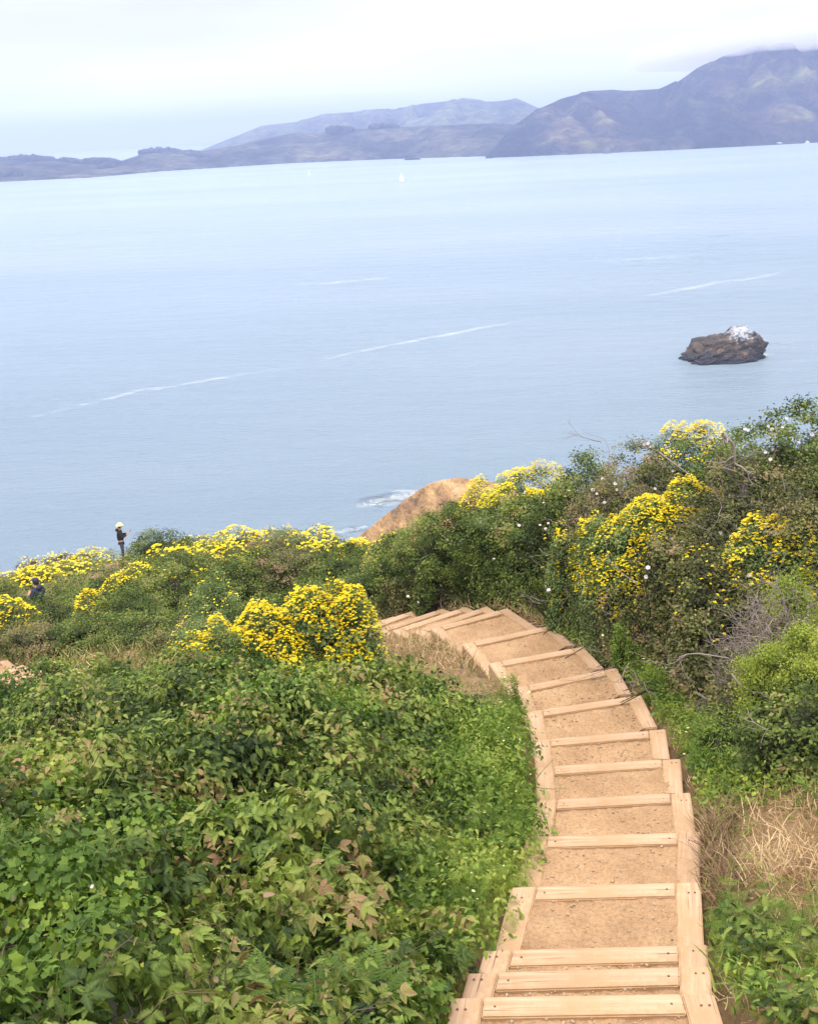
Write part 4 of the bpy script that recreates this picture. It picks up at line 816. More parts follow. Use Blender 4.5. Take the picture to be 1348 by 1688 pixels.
for px, py, y, s_, lab in ((144,1104,20.6,.2,'rounded tan boulder at the edge of the lower path'), (118,1103,20.9,.15,'smaller tan stone beside the rounded boulder')):
    c = aty(px, py, y); bm = bmesh.new(); bmesh.ops.create_icosphere(bm, subdivisions=4, radius=1)
    for v in bm.verts:
        p = np.array(v.co[:]); f_ = 1+.35*float(fbm(p[None]*1.3+px, 7, 3)[0]); v.co = Vector(p*f_*s_)
    me = bpy.data.meshes.new('stone'); bm.to_mesh(me); bm.free(); [setattr(p_, 'use_smooth', True) for p_ in me.polygons]; tag(link('stone', me, GRAVEL, None, c), lab, 'stone')

# ------------------------------------------------------------------ sea
SEAM, t, b, o = newmat('sea_water')
w1 = noise(t, .42, 7, .7, mapscale=(1, 1.9, 1), rot=(0, 0, .35)); w2 = noise(t, .045, 4, .5, mapscale=(1, 2.2, 1), rot=(0, 0, .3)); w3 = noise(t, .0035, 4, .55, mapscale=(.5, 1.6, 1), rot=(0, 0, .25))
ad = N(t, 'ShaderNodeMath', operation='MULTIPLY_ADD'); ad.inputs[1].default_value = 2.0; t.links.new(w2.outputs[0], ad.inputs[0]); t.links.new(w1.outputs[0], ad.inputs[2])
bump(t, b, ad.outputs[0], 3.4, 1.0)
rr_ = ramp(N(t, 'ShaderNodeValToRGB'), [(.3, (.35,.475,.60)), (.5, (.39,.515,.64)), (.7, (.44,.555,.68))]); t.links.new(w3.outputs[0], rr_.inputs[0]); t.links.new(rr_.outputs[0], b.inputs[0])
b.inputs['Roughness'].default_value = .2; b.inputs['IOR'].default_value = 1.33
R_ = np.array([0, 60, 120, 250, 500, 1000, 2000, 4000, 9000, 25000.]); A_ = np.linspace(0, 2*math.pi, 65)[:-1]
AA, RR = np.meshgrid(A_, R_, indexing='ij'); ac = Acc(); k = len(R_)
RR = np.minimum(RR, 13500.); ac.add(np.stack([RR*np.cos(AA), RR*np.sin(AA), np.full(AA.shape, SEA)], -1), [grid_faces(64, k), np.array([[63*k+j, j, j+1, 63*k+j+1] for j in range(k-1)])]); 
tag(link('water', ac.mesh('water'), SEAM), kind='structure')
# foam: thin broken sheets lying on the water
FOAM, t, b, o = newmat('sea_foam'); f1 = noise(t, 1, 6, .72, mapscale=(.16, .5, 1), rot=(0, 0, .3)); a_ = N(t, 'ShaderNodeAttribute', attribute_name='rnd')
ad = N(t, 'ShaderNodeMath', operation='MULTIPLY_ADD'); ad.inputs[1].default_value = 1.; ad.inputs[2].default_value = -.94; t.links.new(f1.outputs[0], ad.inputs[0])
a2_ = N(t, 'ShaderNodeMath', operation='ADD'); t.links.new(ad.outputs[0], a2_.inputs[0]); t.links.new(a_.outputs['Fac'], a2_.inputs[1])
a3_ = N(t, 'ShaderNodeMath', operation='MULTIPLY', use_clamp=True); a3_.inputs[1].default_value = 2.6; t.links.new(a2_.outputs[0], a3_.inputs[0]); a4_ = N(t, 'ShaderNodeMath', operation='MULTIPLY'); a4_.inputs[1].default_value = .6; t.links.new(a3_.outputs[0], a4_.inputs[0]); t.links.new(a4_.outputs[0], b.inputs['Alpha'])
b.inputs[0].default_value = (.80, .85, .88, 1); b.inputs['Roughness'].default_value = .7
def foam(pix, wid, strength, name='foam', n=60):
    P = np.array([onz(a, b_, SEA) for a, b_ in pix]); s0 = np.linspace(0, 1, len(P)); s1 = np.linspace(0, 1, n); L = np.stack([np.interp(s1, s0, P[:, i]) for i in range(2)], -1)
    L += np.stack([fbm(p3(s1*9, wid), 3, 3), fbm(p3(s1*9, wid+7), 4, 3)], -1)*wid*.5; T_ = nrm(np.gradient(L, axis=0)); Nn = np.c_[-T_[:, 1], T_[:, 0]]; m = 9; tt = np.linspace(-1, 1, m)
    V = L[:, None]+Nn[:, None]*tt[None, :, None]*wid*(.75+.25*np.sin(s1*math.pi))[:, None, None]; V = np.concatenate([V, np.full((n, m, 1), SEA+.05)], -1)
    al = (1-np.abs(tt)[None]**1.5)*np.sin(np.clip(s1, .02, .98)*math.pi)[:, None]**.12*(strength if np.isscalar(strength) else np.interp(s1, np.linspace(0, 1, len(strength)), strength)[:, None])
    ac = Acc(); ac.add(V, grid_faces(n, m), al.ravel()); return tag(link(name, ac.mesh(name), FOAM), 'white foam streak on the water', 'foam', kind='stuff')
foam([(598,836),(618,826),(650,820),(700,812),(760,806)], 6.0, .72); foam([(604,826),(640,822),(690,816)], 3.5, .78); foam([(555,880),(585,872),(600,868)], 2.2, .7)
foam([(0,700),(120,672),(250,642),(400,618),(500,600)], 4.5, [.47,.54,.57,.53,.55]); foam([(480,602),(580,582),(680,563),(760,547),(850,530),(930,515)], 5, [.5,.58,.56,.60,.57,.5])
foam([(960,508),(1080,484),(1140,474),(1200,464),(1260,455),(1330,440)], 7, [.47,.54,.58,.54,.60,.5]); foam([(430,475),(560,465),(665,457)], 8, [.48,.58,.6])
foam([(900,432),(1060,428),(1200,414)], 11, [.48,.54,.48]); foam([(1170,390),(1200,388)], 7, .5)
# dark drifting wrinkles read from the bump; a surf line under the far cliffs
foam([(480,273),(560,269),(650,264),(700,263),(805,259)], 16, .62); foam([(1180,246),(1240,243),(1348,235)], 10, .5)

# ------------------------------------------------------------------ sea rock
def rock(name, px, py, wpx, hpx, mat, label, cat='rock', sub=6, shape=None, yaw=0., dep=.55, seed=3):
    c = onz(px, py, SEA); D = c@fw; w = wpx/F*D/2; h = hpx/F*D
    bm = bmesh.new(); bmesh.ops.create_icosphere(bm, subdivisions=sub, radius=1); P = np.array([v.co[:] for v in bm.verts])
    X = P.copy(); prof = shape(X) if shape else 1.
    q = X*[1.6, 1.3, 1.3]+seed; dd = 1+.42*fbm(q, seed, 6, .6)-.20*np.abs(fbm(q*2.3, seed+9, 4))-.05*np.round(2*fbm(q*[1, 1, 4], seed+20, 2))
    X = X*[w, w*dep, h]*dd[:, None]; X[:, 2] *= prof; X[:, 2] = np.where(X[:, 2] < 0, X[:, 2]*.3, X[:, 2])
    for v, p in zip(bm.verts, X): v.co = Vector(p)
    me = bpy.data.meshes.new(name); bm.to_mesh(me); bm.free()
    o = link(name, me, mat, None, c, (0, 0, yaw)); [setattr(p_, 'use_smooth', sub < 6) for p_ in me.polygons]; tag(o, label, cat); return o, c, w
RKM, t, b, o = newmat('barnacled_rock'); n1 = noise(t, .35, 6, .65); n2 = noise(t, 1.7, 6, .7); g_ = N(t, 'ShaderNodeTexCoord'); s_ = N(t, 'ShaderNodeSeparateXYZ'); t.links.new(g_.outputs['Object'], s_.inputs[0])
r1 = ramp(N(t, 'ShaderNodeValToRGB'), [(.38, (.020,.019,.024)), (.49, (.055,.042,.035)), (.60, (.11,.072,.042)), (.75, (.17,.115,.08))]); t.links.new(n1.outputs[0], r1.inputs[0])
zr = N(t, 'ShaderNodeMath', operation='MULTIPLY_ADD'); zr.inputs[1].default_value = 1.5; zr.inputs[2].default_value = -.5; t.links.new(n2.outputs[0], zr.inputs[0])
za = N(t, 'ShaderNodeMath', operation='ADD'); t.links.new(zr.outputs[0], za.inputs[0]); zs = N(t, 'ShaderNodeMath', operation='MULTIPLY'); zs.inputs[1].default_value = .27; t.links.new(s_.outputs[2], zs.inputs[0]); t.links.new(zs.outputs[0], za.inputs[1])
rw = ramp(N(t, 'ShaderNodeValToRGB'), [(.55, (0,0,0)), (.9, (1,1,1))]); t.links.new(za.outputs[0], rw.inputs[0])
cA = mixc(t, rw.outputs[0], (.018,.018,.024), r1.outputs[0])
# white guano near the summit
gz_ = N(t, 'ShaderNodeVectorMath', operation='DISTANCE'); gz_.inputs[1].default_value = (4.2, -1.0, 7.2); t.links.new(g_.outputs['Object'], gz_.inputs[0])
gm = N(t, 'ShaderNodeMapRange'); gm.inputs[1].default_value = 8.5; gm.inputs[2].default_value = 1.0; t.links.new(gz_.outputs['Value'], gm.inputs[0])
n3 = noise(t, .7, 6, .8); gm2 = N(t, 'ShaderNodeMath', operation='MULTIPLY_ADD'); gm2.inputs[1].default_value = .42; t.links.new(gm.outputs[0], gm2.inputs[0]); t.links.new(n3.outputs[0], gm2.inputs[2])
rG = ramp(N(t, 'ShaderNodeValToRGB'), [(.60, (0,0,0)), (.70, (1,1,1))]); gm3 = N(t, 'ShaderNodeMath', operation='MULTIPLY'); gm3.inputs[1].default_value = .8; t.links.new(gm2.outputs[0], gm3.inputs[0]); t.links.new(gm3.outputs[0], rG.inputs[0])
t.links.new(mixc(t, rG.outputs[0], cA, (.46,.48,.56)), b.inputs[0]); b.inputs['Roughness'].default_value = .75; bump(t, b, n2.outputs[0], .5)
def shp(X):
    x = X[:, 0]; return np.interp(x, [-1, -.6, -.2, .1, .28, .42, .6, .85, 1], [.35, .62, .80, .82, 1.02, 1.15, .95, .7, .4])
rk, rc, rw_ = rock('sea_rock', 1194, 590, 160, 50, RKM, 'large dark brown sea rock with a white crusted top standing in the water', shape=shp, yaw=.18, dep=.62)
th_ = np.linspace(0, 2*math.pi, 41); nfo = 5; rr = np.linspace(.86, 1.18, nfo); TT, RR = np.meshgrid(th_, rr, indexing='ij'); ca, sa = math.cos(.18), math.sin(.18)
lx = np.cos(TT)*RR*rw_*1.0; ly = np.sin(TT)*RR*rw_*.62; V = np.stack([rc[0]+lx*ca-ly*sa, rc[1]+lx*sa+ly*ca, np.full(TT.shape, SEA+.06)], -1)
ac = Acc(); ac.add(V, grid_faces(41, nfo), (.62*np.array([1, .9, .7, .4, 0])[None]*(.75+.25*np.cos(TT*3+1))).ravel()); tag(link('foam', ac.mesh('foam'), FOAM), 'thin foam washing around the sea rock', 'foam', kind='stuff')
foam([(1265,568),(1290,566),(1315,563)], 3.5, .6)
tag(rk, cat='rock')

# ------------------------------------------------------------------ far shore
def hillmat(name, cols, sc=.006, tint=1.):
    m, t, b, o = newmat(name); n1 = noise(t, sc, 6, .6); n2 = noise(t, sc*6, 5, .65); r1 = ramp(N(t, 'ShaderNodeValToRGB'), cols); t.links.new(n1.outputs[0], r1.inputs[0])
    r2 = ramp(N(t, 'ShaderNodeValToRGB'), [(.36, (.45,.47,.5)), (.5, (1,1,1)), (.66, (1.7,1.65,1.5))]); t.links.new(n2.outputs[0], r2.inputs[0]); at = N(t, 'ShaderNodeAttribute', attribute_name='rnd'); r3 = ramp(N(t, 'ShaderNodeValToRGB'), [(.1, (.35,.4,.45)), (.5, (1,1,1)), (.82, (1.65,1.62,1.55))]); t.links.new(at.outputs['Fac'], r3.inputs[0])  # gullies darkened and spurs lightened in colour to paint in relief shading
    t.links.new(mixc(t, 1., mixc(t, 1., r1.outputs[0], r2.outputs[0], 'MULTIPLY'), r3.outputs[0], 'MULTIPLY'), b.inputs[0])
    b.inputs['Roughness'].default_value = 1; b.inputs['Specular IOR Level'].default_value = 0; bump(t, b, n2.outputs[0], 30, 1.); return m
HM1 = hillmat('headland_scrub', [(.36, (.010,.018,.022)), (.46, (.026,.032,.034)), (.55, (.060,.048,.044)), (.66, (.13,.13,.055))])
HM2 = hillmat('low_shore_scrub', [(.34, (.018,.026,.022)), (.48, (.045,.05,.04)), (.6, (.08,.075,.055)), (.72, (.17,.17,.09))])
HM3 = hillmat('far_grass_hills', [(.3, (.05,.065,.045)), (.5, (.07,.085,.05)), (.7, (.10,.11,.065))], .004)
def hills(name, ridge, shore, D1, mat, gul=1., seed=1, nu=520, nv=120, back=900, crest=1.):
    """ridge: silhouette points (px, py); shore: foot line points; D1: how far behind the foot the crest lies (metres)"""
    r_ = np.array(ridge, float); s_ = np.array(shore, float); px = np.linspace(r_[0, 0], r_[-1, 0], nu); ry = np.interp(px, r_[:, 0], r_[:, 1]); sy = np.interp(px, s_[:, 0], s_[:, 1])
    V = np.zeros((nu, nv, 3)); t = np.linspace(0, 1.35, nv); D1 = np.interp(px, r_[:, 0], D1) if not np.isscalar(D1) else np.full(nu, D1)
    for i in range(nu):
        f0 = onz(px[i], sy[i], SEA); cr_ = aty(px[i], ry[i], f0[1]+D1[i]); hh = max(2., cr_[2]-SEA)
        for j, tj in enumerate(t):
            p = f0+(cr_-f0)*min(tj, 1); 
            if tj > 1: p = cr_+np.array([cr_[0]/cr_[1], 1, 0])*(tj-1)*back
            g = np.sin(min(tj, 1)*math.pi/2)**.8 if tj <= 1 else 1-(tj-1)/.35*.95
            V[i, j] = (p[0], p[1], SEA+hh*g)
    Hh = (V[..., 2]-SEA); q = V.copy(); q[..., 2] = 0; X = q*[.0075, .0022, 0]+.35*fbm(q*.004, 9, 2)[..., None]
    HC = V[..., 2].max(1)
    # spurs and gullies running down to the sea
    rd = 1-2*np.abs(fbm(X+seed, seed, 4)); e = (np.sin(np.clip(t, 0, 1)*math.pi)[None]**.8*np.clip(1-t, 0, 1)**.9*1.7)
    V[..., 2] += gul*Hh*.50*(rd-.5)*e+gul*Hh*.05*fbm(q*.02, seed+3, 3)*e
    V[..., 2] = np.minimum(np.maximum(V[..., 2], SEA-1), HC[:, None]); V[:, 0, 2] = SEA-2; V[:, -1, 2] = SEA-2
    V[:, 1:6, 2] += (Hh.max(1)[:, None]*.06)*np.array([1, 1, 1, .8, .5])[None]*(.4+1.4*np.abs(fbm(q[:, 1:6]*.01, 5, 3)))
    rf = .62*rd+.38*(1-2*np.abs(fbm(q*[.022, .005, 0]+seed, seed+4, 3)))  # ridge value per vertex, drives the painted relief shading
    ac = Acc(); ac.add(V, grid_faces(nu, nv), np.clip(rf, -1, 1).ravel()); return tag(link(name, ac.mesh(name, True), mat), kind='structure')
SH = [(-400,316),(0,301),(150,294),(260,284),(480,272),(650,265),(805,260.5),(900,256.5),(1100,248),(1348,235),(1800,211)]
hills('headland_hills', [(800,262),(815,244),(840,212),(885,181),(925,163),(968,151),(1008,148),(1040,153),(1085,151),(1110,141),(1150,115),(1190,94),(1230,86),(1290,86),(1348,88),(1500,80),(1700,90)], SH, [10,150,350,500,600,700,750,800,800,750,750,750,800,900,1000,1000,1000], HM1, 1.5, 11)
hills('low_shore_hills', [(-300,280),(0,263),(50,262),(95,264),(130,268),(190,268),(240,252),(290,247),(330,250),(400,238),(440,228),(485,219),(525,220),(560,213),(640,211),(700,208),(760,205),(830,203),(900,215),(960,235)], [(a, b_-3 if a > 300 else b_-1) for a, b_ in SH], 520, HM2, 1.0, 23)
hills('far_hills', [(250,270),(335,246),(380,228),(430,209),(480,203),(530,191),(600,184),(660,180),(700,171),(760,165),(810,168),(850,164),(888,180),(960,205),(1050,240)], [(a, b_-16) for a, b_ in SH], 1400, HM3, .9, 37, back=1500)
# dark woods on the low shore, too far away to tell the trees apart
FWM = flat('dark_conifer_foliage', (.012,.02,.014), .9)
def wood(segs, label, seed):
    A_ = Acc()
    for (x0, x1, yp, hp, dep) in segs:
        n = int((x1-x0)*9); px = rng.uniform(x0, x1, n); f0 = np.array([onz(a, np.interp(a, [q_[0] for q_ in SH], [q_[1] for q_ in SH]), SEA) for a in px]); yy = f0[:, 1]+dep+rng.uniform(-60, 60, n)
        env = hp*np.sin(np.clip((px-x0)/(x1-x0), .03, .97)*math.pi)**.4*(.6+.4*rng.random(n))
        P = np.array([aty(a, yp-h_*rng.random(), y_) for a, h_, y_ in zip(px, env, yy)]); s_ = rng.uniform(4, 9, n); A_.inst(ICO, P, np.linalg.qr(rv(n, 9).reshape(n, 3, 3))[0], np.c_[s_, s_*.9, s_*.75], rng.random(n))
    tag(link('far_wood', A_.mesh('far_wood', True), FWM), label, 'wood', kind='stuff')
wood([(232,300,254,9,500),(300,330,256,6,490),(285,345,262,8,330)], 'dark wood crowning the low headland across the water', 1)
wood([(0,92,267,9,500),(92,130,268,5,500),(132,196,270,8,480),(165,190,280,10,300),(10,35,290,10,150)], 'dark woods on the far left shore', 2)
wood([(540,582,215,5,510),(610,655,211,5,510)], 'clumps of trees on the ridge of the low far hills', 3)
# low bunker building among the woods and two masts
def boxmesh(name, sx_, sy_, sz_, mat, parent, loc, bev=.05):
    bm = bmesh.new(); bmesh.ops.create_cube(bm, size=1)
    for v in bm.verts: v.co = Vector((v.co.x*sx_, v.co.y*sy_, (v.co.z+.5)*sz_))
    bmesh.ops.bevel(bm, geom=list(bm.edges), offset=bev, segments=1, affect='EDGES'); me = bpy.data.meshes.new(name); bm.to_mesh(me); bm.free(); return link(name, me, mat, parent, loc)
PALE = flat('pale_concrete', (.55,.55,.5), .9); DRK = flat('dark_opening', (.05,.05,.06), .6)
p = aty(149, 275, 2750); bd = empty('long_building', p); tag(bd, 'long low pale building among the dark woods on the far left shore', 'building')
boxmesh('wall', 46, 12, 5, PALE, bd, (0, 0, 0)); boxmesh('roof', 49, 14, 1.2, flat('grey_roof', (.4,.4,.38), .9), bd, (0, 0, 5.0))
for k in range(6): boxmesh('window', 3, .4, 2, DRK, bd, (-19+k*7.6, -6.1, 1.6), .02)
for px, lab in ((16, 'thin radio mast left of the other on the far left shore'), (58, 'thin radio mast right of the other on the far left shore')):
    a = aty(px, 266, 2900); A_ = Acc(); tube(A_, [(0,0,-5),(0,0,8),(0,0,20)], .8, .45, 0, 6); m_o = link('radio_mast', A_.mesh('radio_mast'), PALE, None, a); tag(m_o, lab, 'mast', 'masts on the far shore')
    A_ = Acc(); tube(A_, [(-3,0,14),(0,0,14),(3,0,14)], .25, .25); link('cross_arm', A_.mesh('cross_arm'), PALE, m_o)
# white rocks at the foot of the headland
WRK = flat('white_crusted_rock', (.52,.50,.48), .9, var=.4, scale=.2)
for i, (px, py, w_, h_, lab) in enumerate(((1275,239.5,34,8,'largest white crusted rock at the foot of the headland'),(1248,241,10,6,'small white rock left of the largest one under the headland'),(1330,237.5,9,4,'small white rock right of the largest one under the headland'))):
    rock('white_rock', px, py-1, w_, h_, WRK, lab, sub=4, dep=.5, seed=50+i)
rock('shore_rock', 1000, 253, 16, 9, flat('pale_scree', (.11,.10,.10), .9, var=.3, scale=.2), 'pale rock fall at the foot of the middle headland', sub=4, dep=.5, seed=61)
for px, py, w_, lab in ((680,263.5,28,'flat dark islet off the low far shore'), (806,261,12,'dark point rock at the tip of the headland')):
    rock('islet', px, py, w_, 3, HM1, lab, sub=4, dep=.5, seed=70+w_)

# ------------------------------------------------------------------ sailing boats
SAIL = flat('white_sailcloth', (.86,.86,.86), .7); HULL = flat('white_hull', (.75,.77,.8), .3); HULLD = flat('grey_hull', (.35,.38,.45), .4); SPAR = flat('alloy_spar', (.6,.6,.62), .4)
def sailboat(px, py, hpx, label, sails=True, yaw=.3, hull=HULL, lean=0.):
    c = onz(px, py, SEA); Hm = hpx/F*(c@fw); L = Hm*.62; root = empty('sailboat', c, yaw); root.rotation_euler = (0, lean, yaw); tag(root, label, 'boat', 'sailing boats on the bay')
    A_ = Acc(); ns_ = 14; xs = np.linspace(-.5, .5, ns_); rows = []
    for x_ in xs:
        wv = .15*math.sqrt(max(.0, 1-((x_+.08)/.58)**2)) if x_ > -.5 else .10
        sh_ = .075+.03*x_; rows.append([(x_*L, wv*L*k_, (sh_ if abs(k_) == 1 else -.03)*L) for k_ in (-1, -.6, 0, .6, 1)])
    A_.add(np.array(rows), grid_faces(ns_, 5)); A_.add(np.array([(r_[0], r_[4]) for r_ in rows]), grid_faces(ns_, 2)); link('hull', A_.mesh('hull', True), hull, root)
    A_ = Acc(); A_.add([(-.25*L,-.07*L,.07*L),(.1*L,-.06*L,.07*L),(.1*L,.06*L,.07*L),(-.25*L,.07*L,.07*L),(-.22*L,-.05*L,.12*L),(.05*L,-.04*L,.12*L),(.05*L,.04*L,.12*L),(-.22*L,.05*L,.12*L)], [[(4,5,6,7),(0,1,5,4),(1,2,6,5),(2,3,7,6),(3,0,4,7)]]); link('cabin', A_.mesh('cabin'), hull, root)
    A_ = Acc(); tube(A_, [(.08*L,0,.05*L),(.08*L,0,Hm*.5),(.08*L,0,Hm)], .012*L, .007*L, 0, 6); link('mast', A_.mesh('mast'), SPAR, root)
    A_ = Acc(); tube(A_, [(.08*L,0,.17*L),(-.2*L,.03*L,.17*L),(-.42*L,.06*L,.17*L)], .010*L, .008*L, 0, 6); link('boom', A_.mesh('boom'), SPAR, root)
    if sails:
        def sail(name, tack, clew, head, belly):
            n = 10; V = []
            for i in range(n):
                v = i/(n-1); a = np.array(tack)*(1-v)+np.array(head)*v; b2 = np.array(clew)*(1-v)+np.array(head)*v+np.array([-.09*L*math.sin(v*math.pi), 0, 0])
                for j in range(6): u_ = j/5; p_ = a*(1-u_)+b2*u_; p_ = p_+np.array([0, belly*math.sin(u_*math.pi)*(1-v*.7), 0]); V.append(p_)
            A_ = Acc(); A_.add(np.array(V), grid_faces(n, 6)); o_ = link(name, A_.mesh(name, True), SAIL, root); md = o_.modifiers.new('s', 'SOLIDIFY'); md.thickness = .05
        sail('mainsail', (.06*L,0,.2*L), (-.42*L,.06*L,.2*L), (.07*L,0,Hm*.98), .05*L); sail('jib', (.48*L,0,.1*L), (.10*L,.05*L,.13*L), (.10*L,0,Hm*.85), .05*L)
sailboat(662, 301, 17, 'white sailing boat with full sails, nearest and largest on the bay', yaw=-.5)
sailboat(510, 290, 10, 'smaller white sailing boat left of the largest one', yaw=.4)
sailboat(696, 277, 9, 'faint grey sailing boat with bare mast closest to the far shore', False, .1, HULLD)

# ------------------------------------------------------------------ people
SKIN = flat('skin', (.50,.28,.18), .5); BLACK = flat('black_cloth', (.012,.012,.014), .8); JEAN = flat('slate_blue_trousers', (.055,.065,.11), .8, var=.2, scale=30); NAVY = flat('navy_cloth', (.02,.026,.06), .8, var=.3, scale=20)
HATY = flat('pale_yellow_hat', (.82,.76,.40), .8); HAIR = flat('dark_hair', (.03,.02,.015), .6); SHOE = flat('dark_shoe', (.03,.03,.03), .6)
def skin(name, J, E, mat, parent, root=0, lv=1):
    me = bpy.data.meshes.new(name); me.from_pydata([j[:3] for j in J], E, []); o_ = link(name, me, mat, parent)
    md = o_.modifiers.new('skin', 'SKIN'); md.use_smooth_shade = True
    for i, j in enumerate(J):
        r_ = j[3]; me.skin_vertices[0].data[i].radius = (r_, r_) if np.isscalar(r_) else r_; me.skin_vertices[0].data[i].use_root = (i == root)
    sb = o_.modifiers.new('sub', 'SUBSURF'); sb.levels = lv; sb.render_levels = lv+1; return o_
def ell(name, c, r_, mat, parent, sub=3, cut=None, rot=None):
    bm = bmesh.new(); bmesh.ops.create_icosphere(bm, subdivisions=sub, radius=1)
    for v in bm.verts:
        v.co = Vector((v.co.x*r_[0], v.co.y*r_[1], v.co.z*r_[2]))
    if cut is not None: bmesh.ops.bisect_plane(bm, geom=list(bm.verts)+list(bm.edges)+list(bm.faces), plane_co=cut[0], plane_no=cut[1], clear_outer=True)
    me = bpy.data.meshes.new(name); bm.to_mesh(me); bm.free(); [setattr(p_, 'use_smooth', True) for p_ in me.polygons]; return link(name, me, mat, parent, c, rot)
def person(loc, rz, label, jacket, trousers, pose, hatkind):
    root = empty('person', loc, rz); tag(root, label, 'person')
    # faces +y; body is one skinned surface; head tipped to look at the hands
    hp = .93; sh_ = 1.42; J = [(0,0,hp,.12),(0,.0,1.12,.115),(0,-.01,1.30,.13),(0,0,1.46,.06),(0,.03,1.53,.052),(0,.045,1.60,.088),(0,.06,1.68,.09)]; E = [(0,1),(1,2),(2,3),(3,4),(4,5),(5,6)]
    hands = []
    for sg in (-1, 1):
        b0 = len(J); el, wr, hd = pose(sg); J += [(sg*.17,-.01,1.40,.062),(*el,.045),(*wr,.032),(*hd,.030)]; E += [(2,b0),(b0,b0+1),(b0+1,b0+2),(b0+2,b0+3)]
        hv = nrm(np.array(hd)-np.array(wr)); sv = nrm(np.cross(hv, [0, 0, 1.])); hands.append(hd)
        for k_ in range(4):                                                        # four fingers, bent, and a thumb from the side of the palm
            off = sv*(k_-1.5)*.019; a_ = np.array(hd)+off+hv*.02; ln = [.030,.036,.033,.026][k_]; m_1 = a_+hv*ln; m_2 = m_1+(hv*.5+np.array([0,0,-.7]))*ln*.8
            i0 = len(J); J += [(*a_, .009), (*m_1, .0085), (*m_2, .0075)]; E += [(b0+3, i0), (i0, i0+1), (i0+1, i0+2)]
        a_ = np.array(wr)*.5+np.array(hd)*.5-sv*sg*.03; i0 = len(J); J += [(*a_, .011), (*(a_+hv*.03-sv*sg*.018), .009)]; E += [(b0+3, i0), (i0, i0+1)]
        l0 = len(J); J += [(sg*.09,0,.86,.085),(sg*.10,.02,.48,.055),(sg*.10,-.01,.08,.036),(sg*.11,.13,.03,.034)]; E += [(0,l0),(l0,l0+1),(l0+1,l0+2),(l0+2,l0+3)]
    body = skin('body', J, E, SKIN, root)
    ell('nose', (0, .15, 1.625), (.012,.018,.018), SKIN, body, 2)
    for sg in (-1, 1): ell('eye', (sg*.032, .135, 1.655), (.011,.006,.007), HAIR, body, 2); ell('ear', (sg*.09, .05, 1.63), (.012,.022,.03), SKIN, body, 2)
    ell('mouth', (0, .133, 1.59), (.022,.006,.006), flat('lips', (.35,.12,.1), .5), body, 2)
    ell('hair', (0, .01, 1.645), (.10,.115,.115), HAIR, root, 3, ((0, .05, 0), (0, 1, -.3)))
    JJ = [(0,0,.88,.165),(0,-.02,1.12,.165),(0,-.02,1.33,.15),(0,-.03,1.47,.10)]; EE = [(0,1),(1,2),(2,3)]
    for sg in (-1, 1):
        el, wr, hd = pose(sg); b0 = len(JJ); JJ += [(sg*.18,-.01,1.38,.085),(*el,.068),(*(np.array(wr)*.9+np.array(el)*.1),.05)]; EE += [(2,b0),(b0,b0+1),(b0+1,b0+2)]
    skin('jacket', JJ, EE, jacket, root)
    ell('hood', (0, -.11, 1.46), (.12,.085,.09), jacket, root)
    TT_ = [(0,0,.93,.14)]; EE = []
    for sg in (-1, 1): b0 = len(TT_); TT_ += [(sg*.09,0,.84,.10),(sg*.10,.02,.48,.075),(sg*.10,-.005,.10,.06)]; EE += [(0,b0),(b0,b0+1),(b0+1,b0+2)]
    skin('trousers', TT_, EE, trousers, root)
    for sg in (-1, 1): ell('shoe', (sg*.105, .06, .045), (.05,.14,.05), SHOE, root, 3)
    if hatkind == 'hat':
        ell('hat', (0, .03, 1.70), (.115,.125,.095), HATY, root, 3, ((0,0,-.02),(0,0,-1))); ell('hat_brim', (0, .02, 1.675), (.165,.175,.022), HATY, root, 3)
        ell('hat_flap', (0, -.085, 1.60), (.10,.045,.085), HATY, root, 3)
    else:
        ell('cap', (0, .025, 1.69), (.108,.122,.085), NAVY, root, 3, ((0,0,-.015),(0,0,-1))); ell('cap_peak', (0, .15, 1.675), (.075,.08,.012), NAVY, root, 3)
    return root, hands
g = float(ground(*aty(205, 923, 50)[:2])[0]); pp = aty(204, 922, 49.6)
person(pp+np.array([0, 0, -.02]), math.radians(-78), 'person in pale yellow hat and black jacket standing on the knoll looking at a phone', BLACK, JEAN, lambda sg: ((sg*.24, .06, 1.14), (sg*.10, .30, 1.22), (sg*.05, .37, 1.27)), 'hat')
ph = boxmesh('phone', .075, .012, .15, flat('dark_phone', (.02,.02,.025), .2), None, (0, 0, 0), .004)
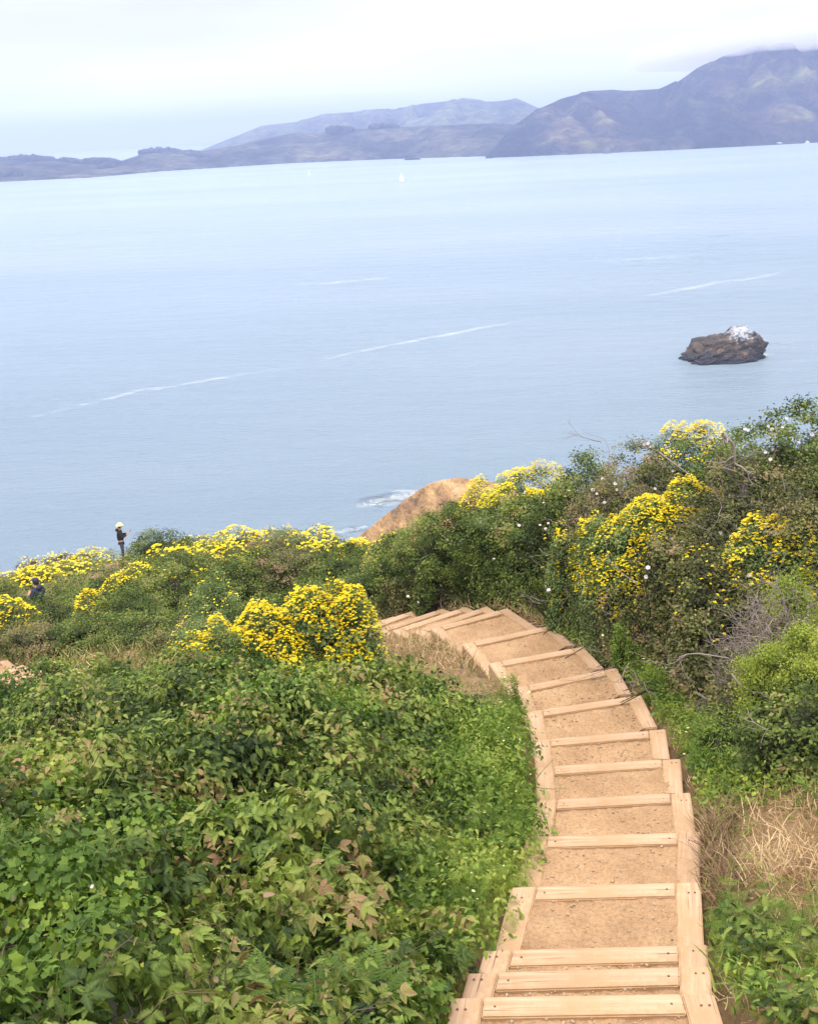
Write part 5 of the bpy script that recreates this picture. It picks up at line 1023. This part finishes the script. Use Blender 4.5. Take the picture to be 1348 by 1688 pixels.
a = math.radians(-78); ph.location = Vector((float(pp[0])+(-math.sin(a))*.41, float(pp[1])+math.cos(a)*.41, float(pp[2])+1.26)); ph.rotation_euler = (-.6, 0, a); tag(ph, 'small dark phone held up by the person in the yellow hat', 'phone')
p2 = aty(57, 941, 33.5); p2[2] -= 2.0
person(p2, math.radians(62), 'person in navy cap and dark blue jacket walking half hidden behind the green shrubs', NAVY, BLACK, lambda sg: ((sg*.27, .02, 1.16), (sg*.14, .24, 1.20), (sg*.06, .28, 1.27)), 'cap')

# ------------------------------------------------------------------ air: one closed box of thin haze, and the low cloud on the headland
def volbox(name, lo, hi, col, dens, label, aniso=0., blob=False):
    lo, hi = np.array(lo, float), np.array(hi, float); c = (lo+hi)/2; s = hi-lo; bm = bmesh.new()
    if blob:
        bmesh.ops.create_icosphere(bm, subdivisions=5, radius=.5)
        for v in bm.verts:
            d4_ = v.co.normalized(); v.co *= 1/(abs(d4_.x)**4+abs(d4_.y)**4+abs(d4_.z)**4)**.25
            v.co *= 1+.16*float(fbm(np.array(v.co)[None]*[5, 5, 2.], 77, 3)[0])
    else: bmesh.ops.create_cube(bm, size=1)
    for v in bm.verts: v.co = Vector((v.co.x*s[0], v.co.y*s[1], v.co.z*s[2]))
    me = bpy.data.meshes.new(name); bm.to_mesh(me); bm.free(); m = bpy.data.materials.new(name); m.use_nodes = True; t = m.node_tree; t.nodes.clear()
    o = N(t, 'ShaderNodeOutputMaterial'); v = N(t, 'ShaderNodeVolumePrincipled'); v.inputs['Color'].default_value = (*col, 1); v.inputs['Density'].default_value = dens; v.inputs['Anisotropy'].default_value = aniso
    t.links.new(v.outputs[0], o.inputs['Volume']); ob = link(name, me, m, None, c); tag(ob, label, 'haze', kind='stuff'); return ob
volbox('fog_bank', (700, 2330, 112), (2600, 3900, 198), (1, 1, 1), .011, 'low white cloud resting on the top of the headland', blob=True)
volbox('haze', (-14000, -1500, -72), (14000, 16000, 212), (.52, .62, 1.0), 2.1e-4, 'thin blue sea haze filling the air')
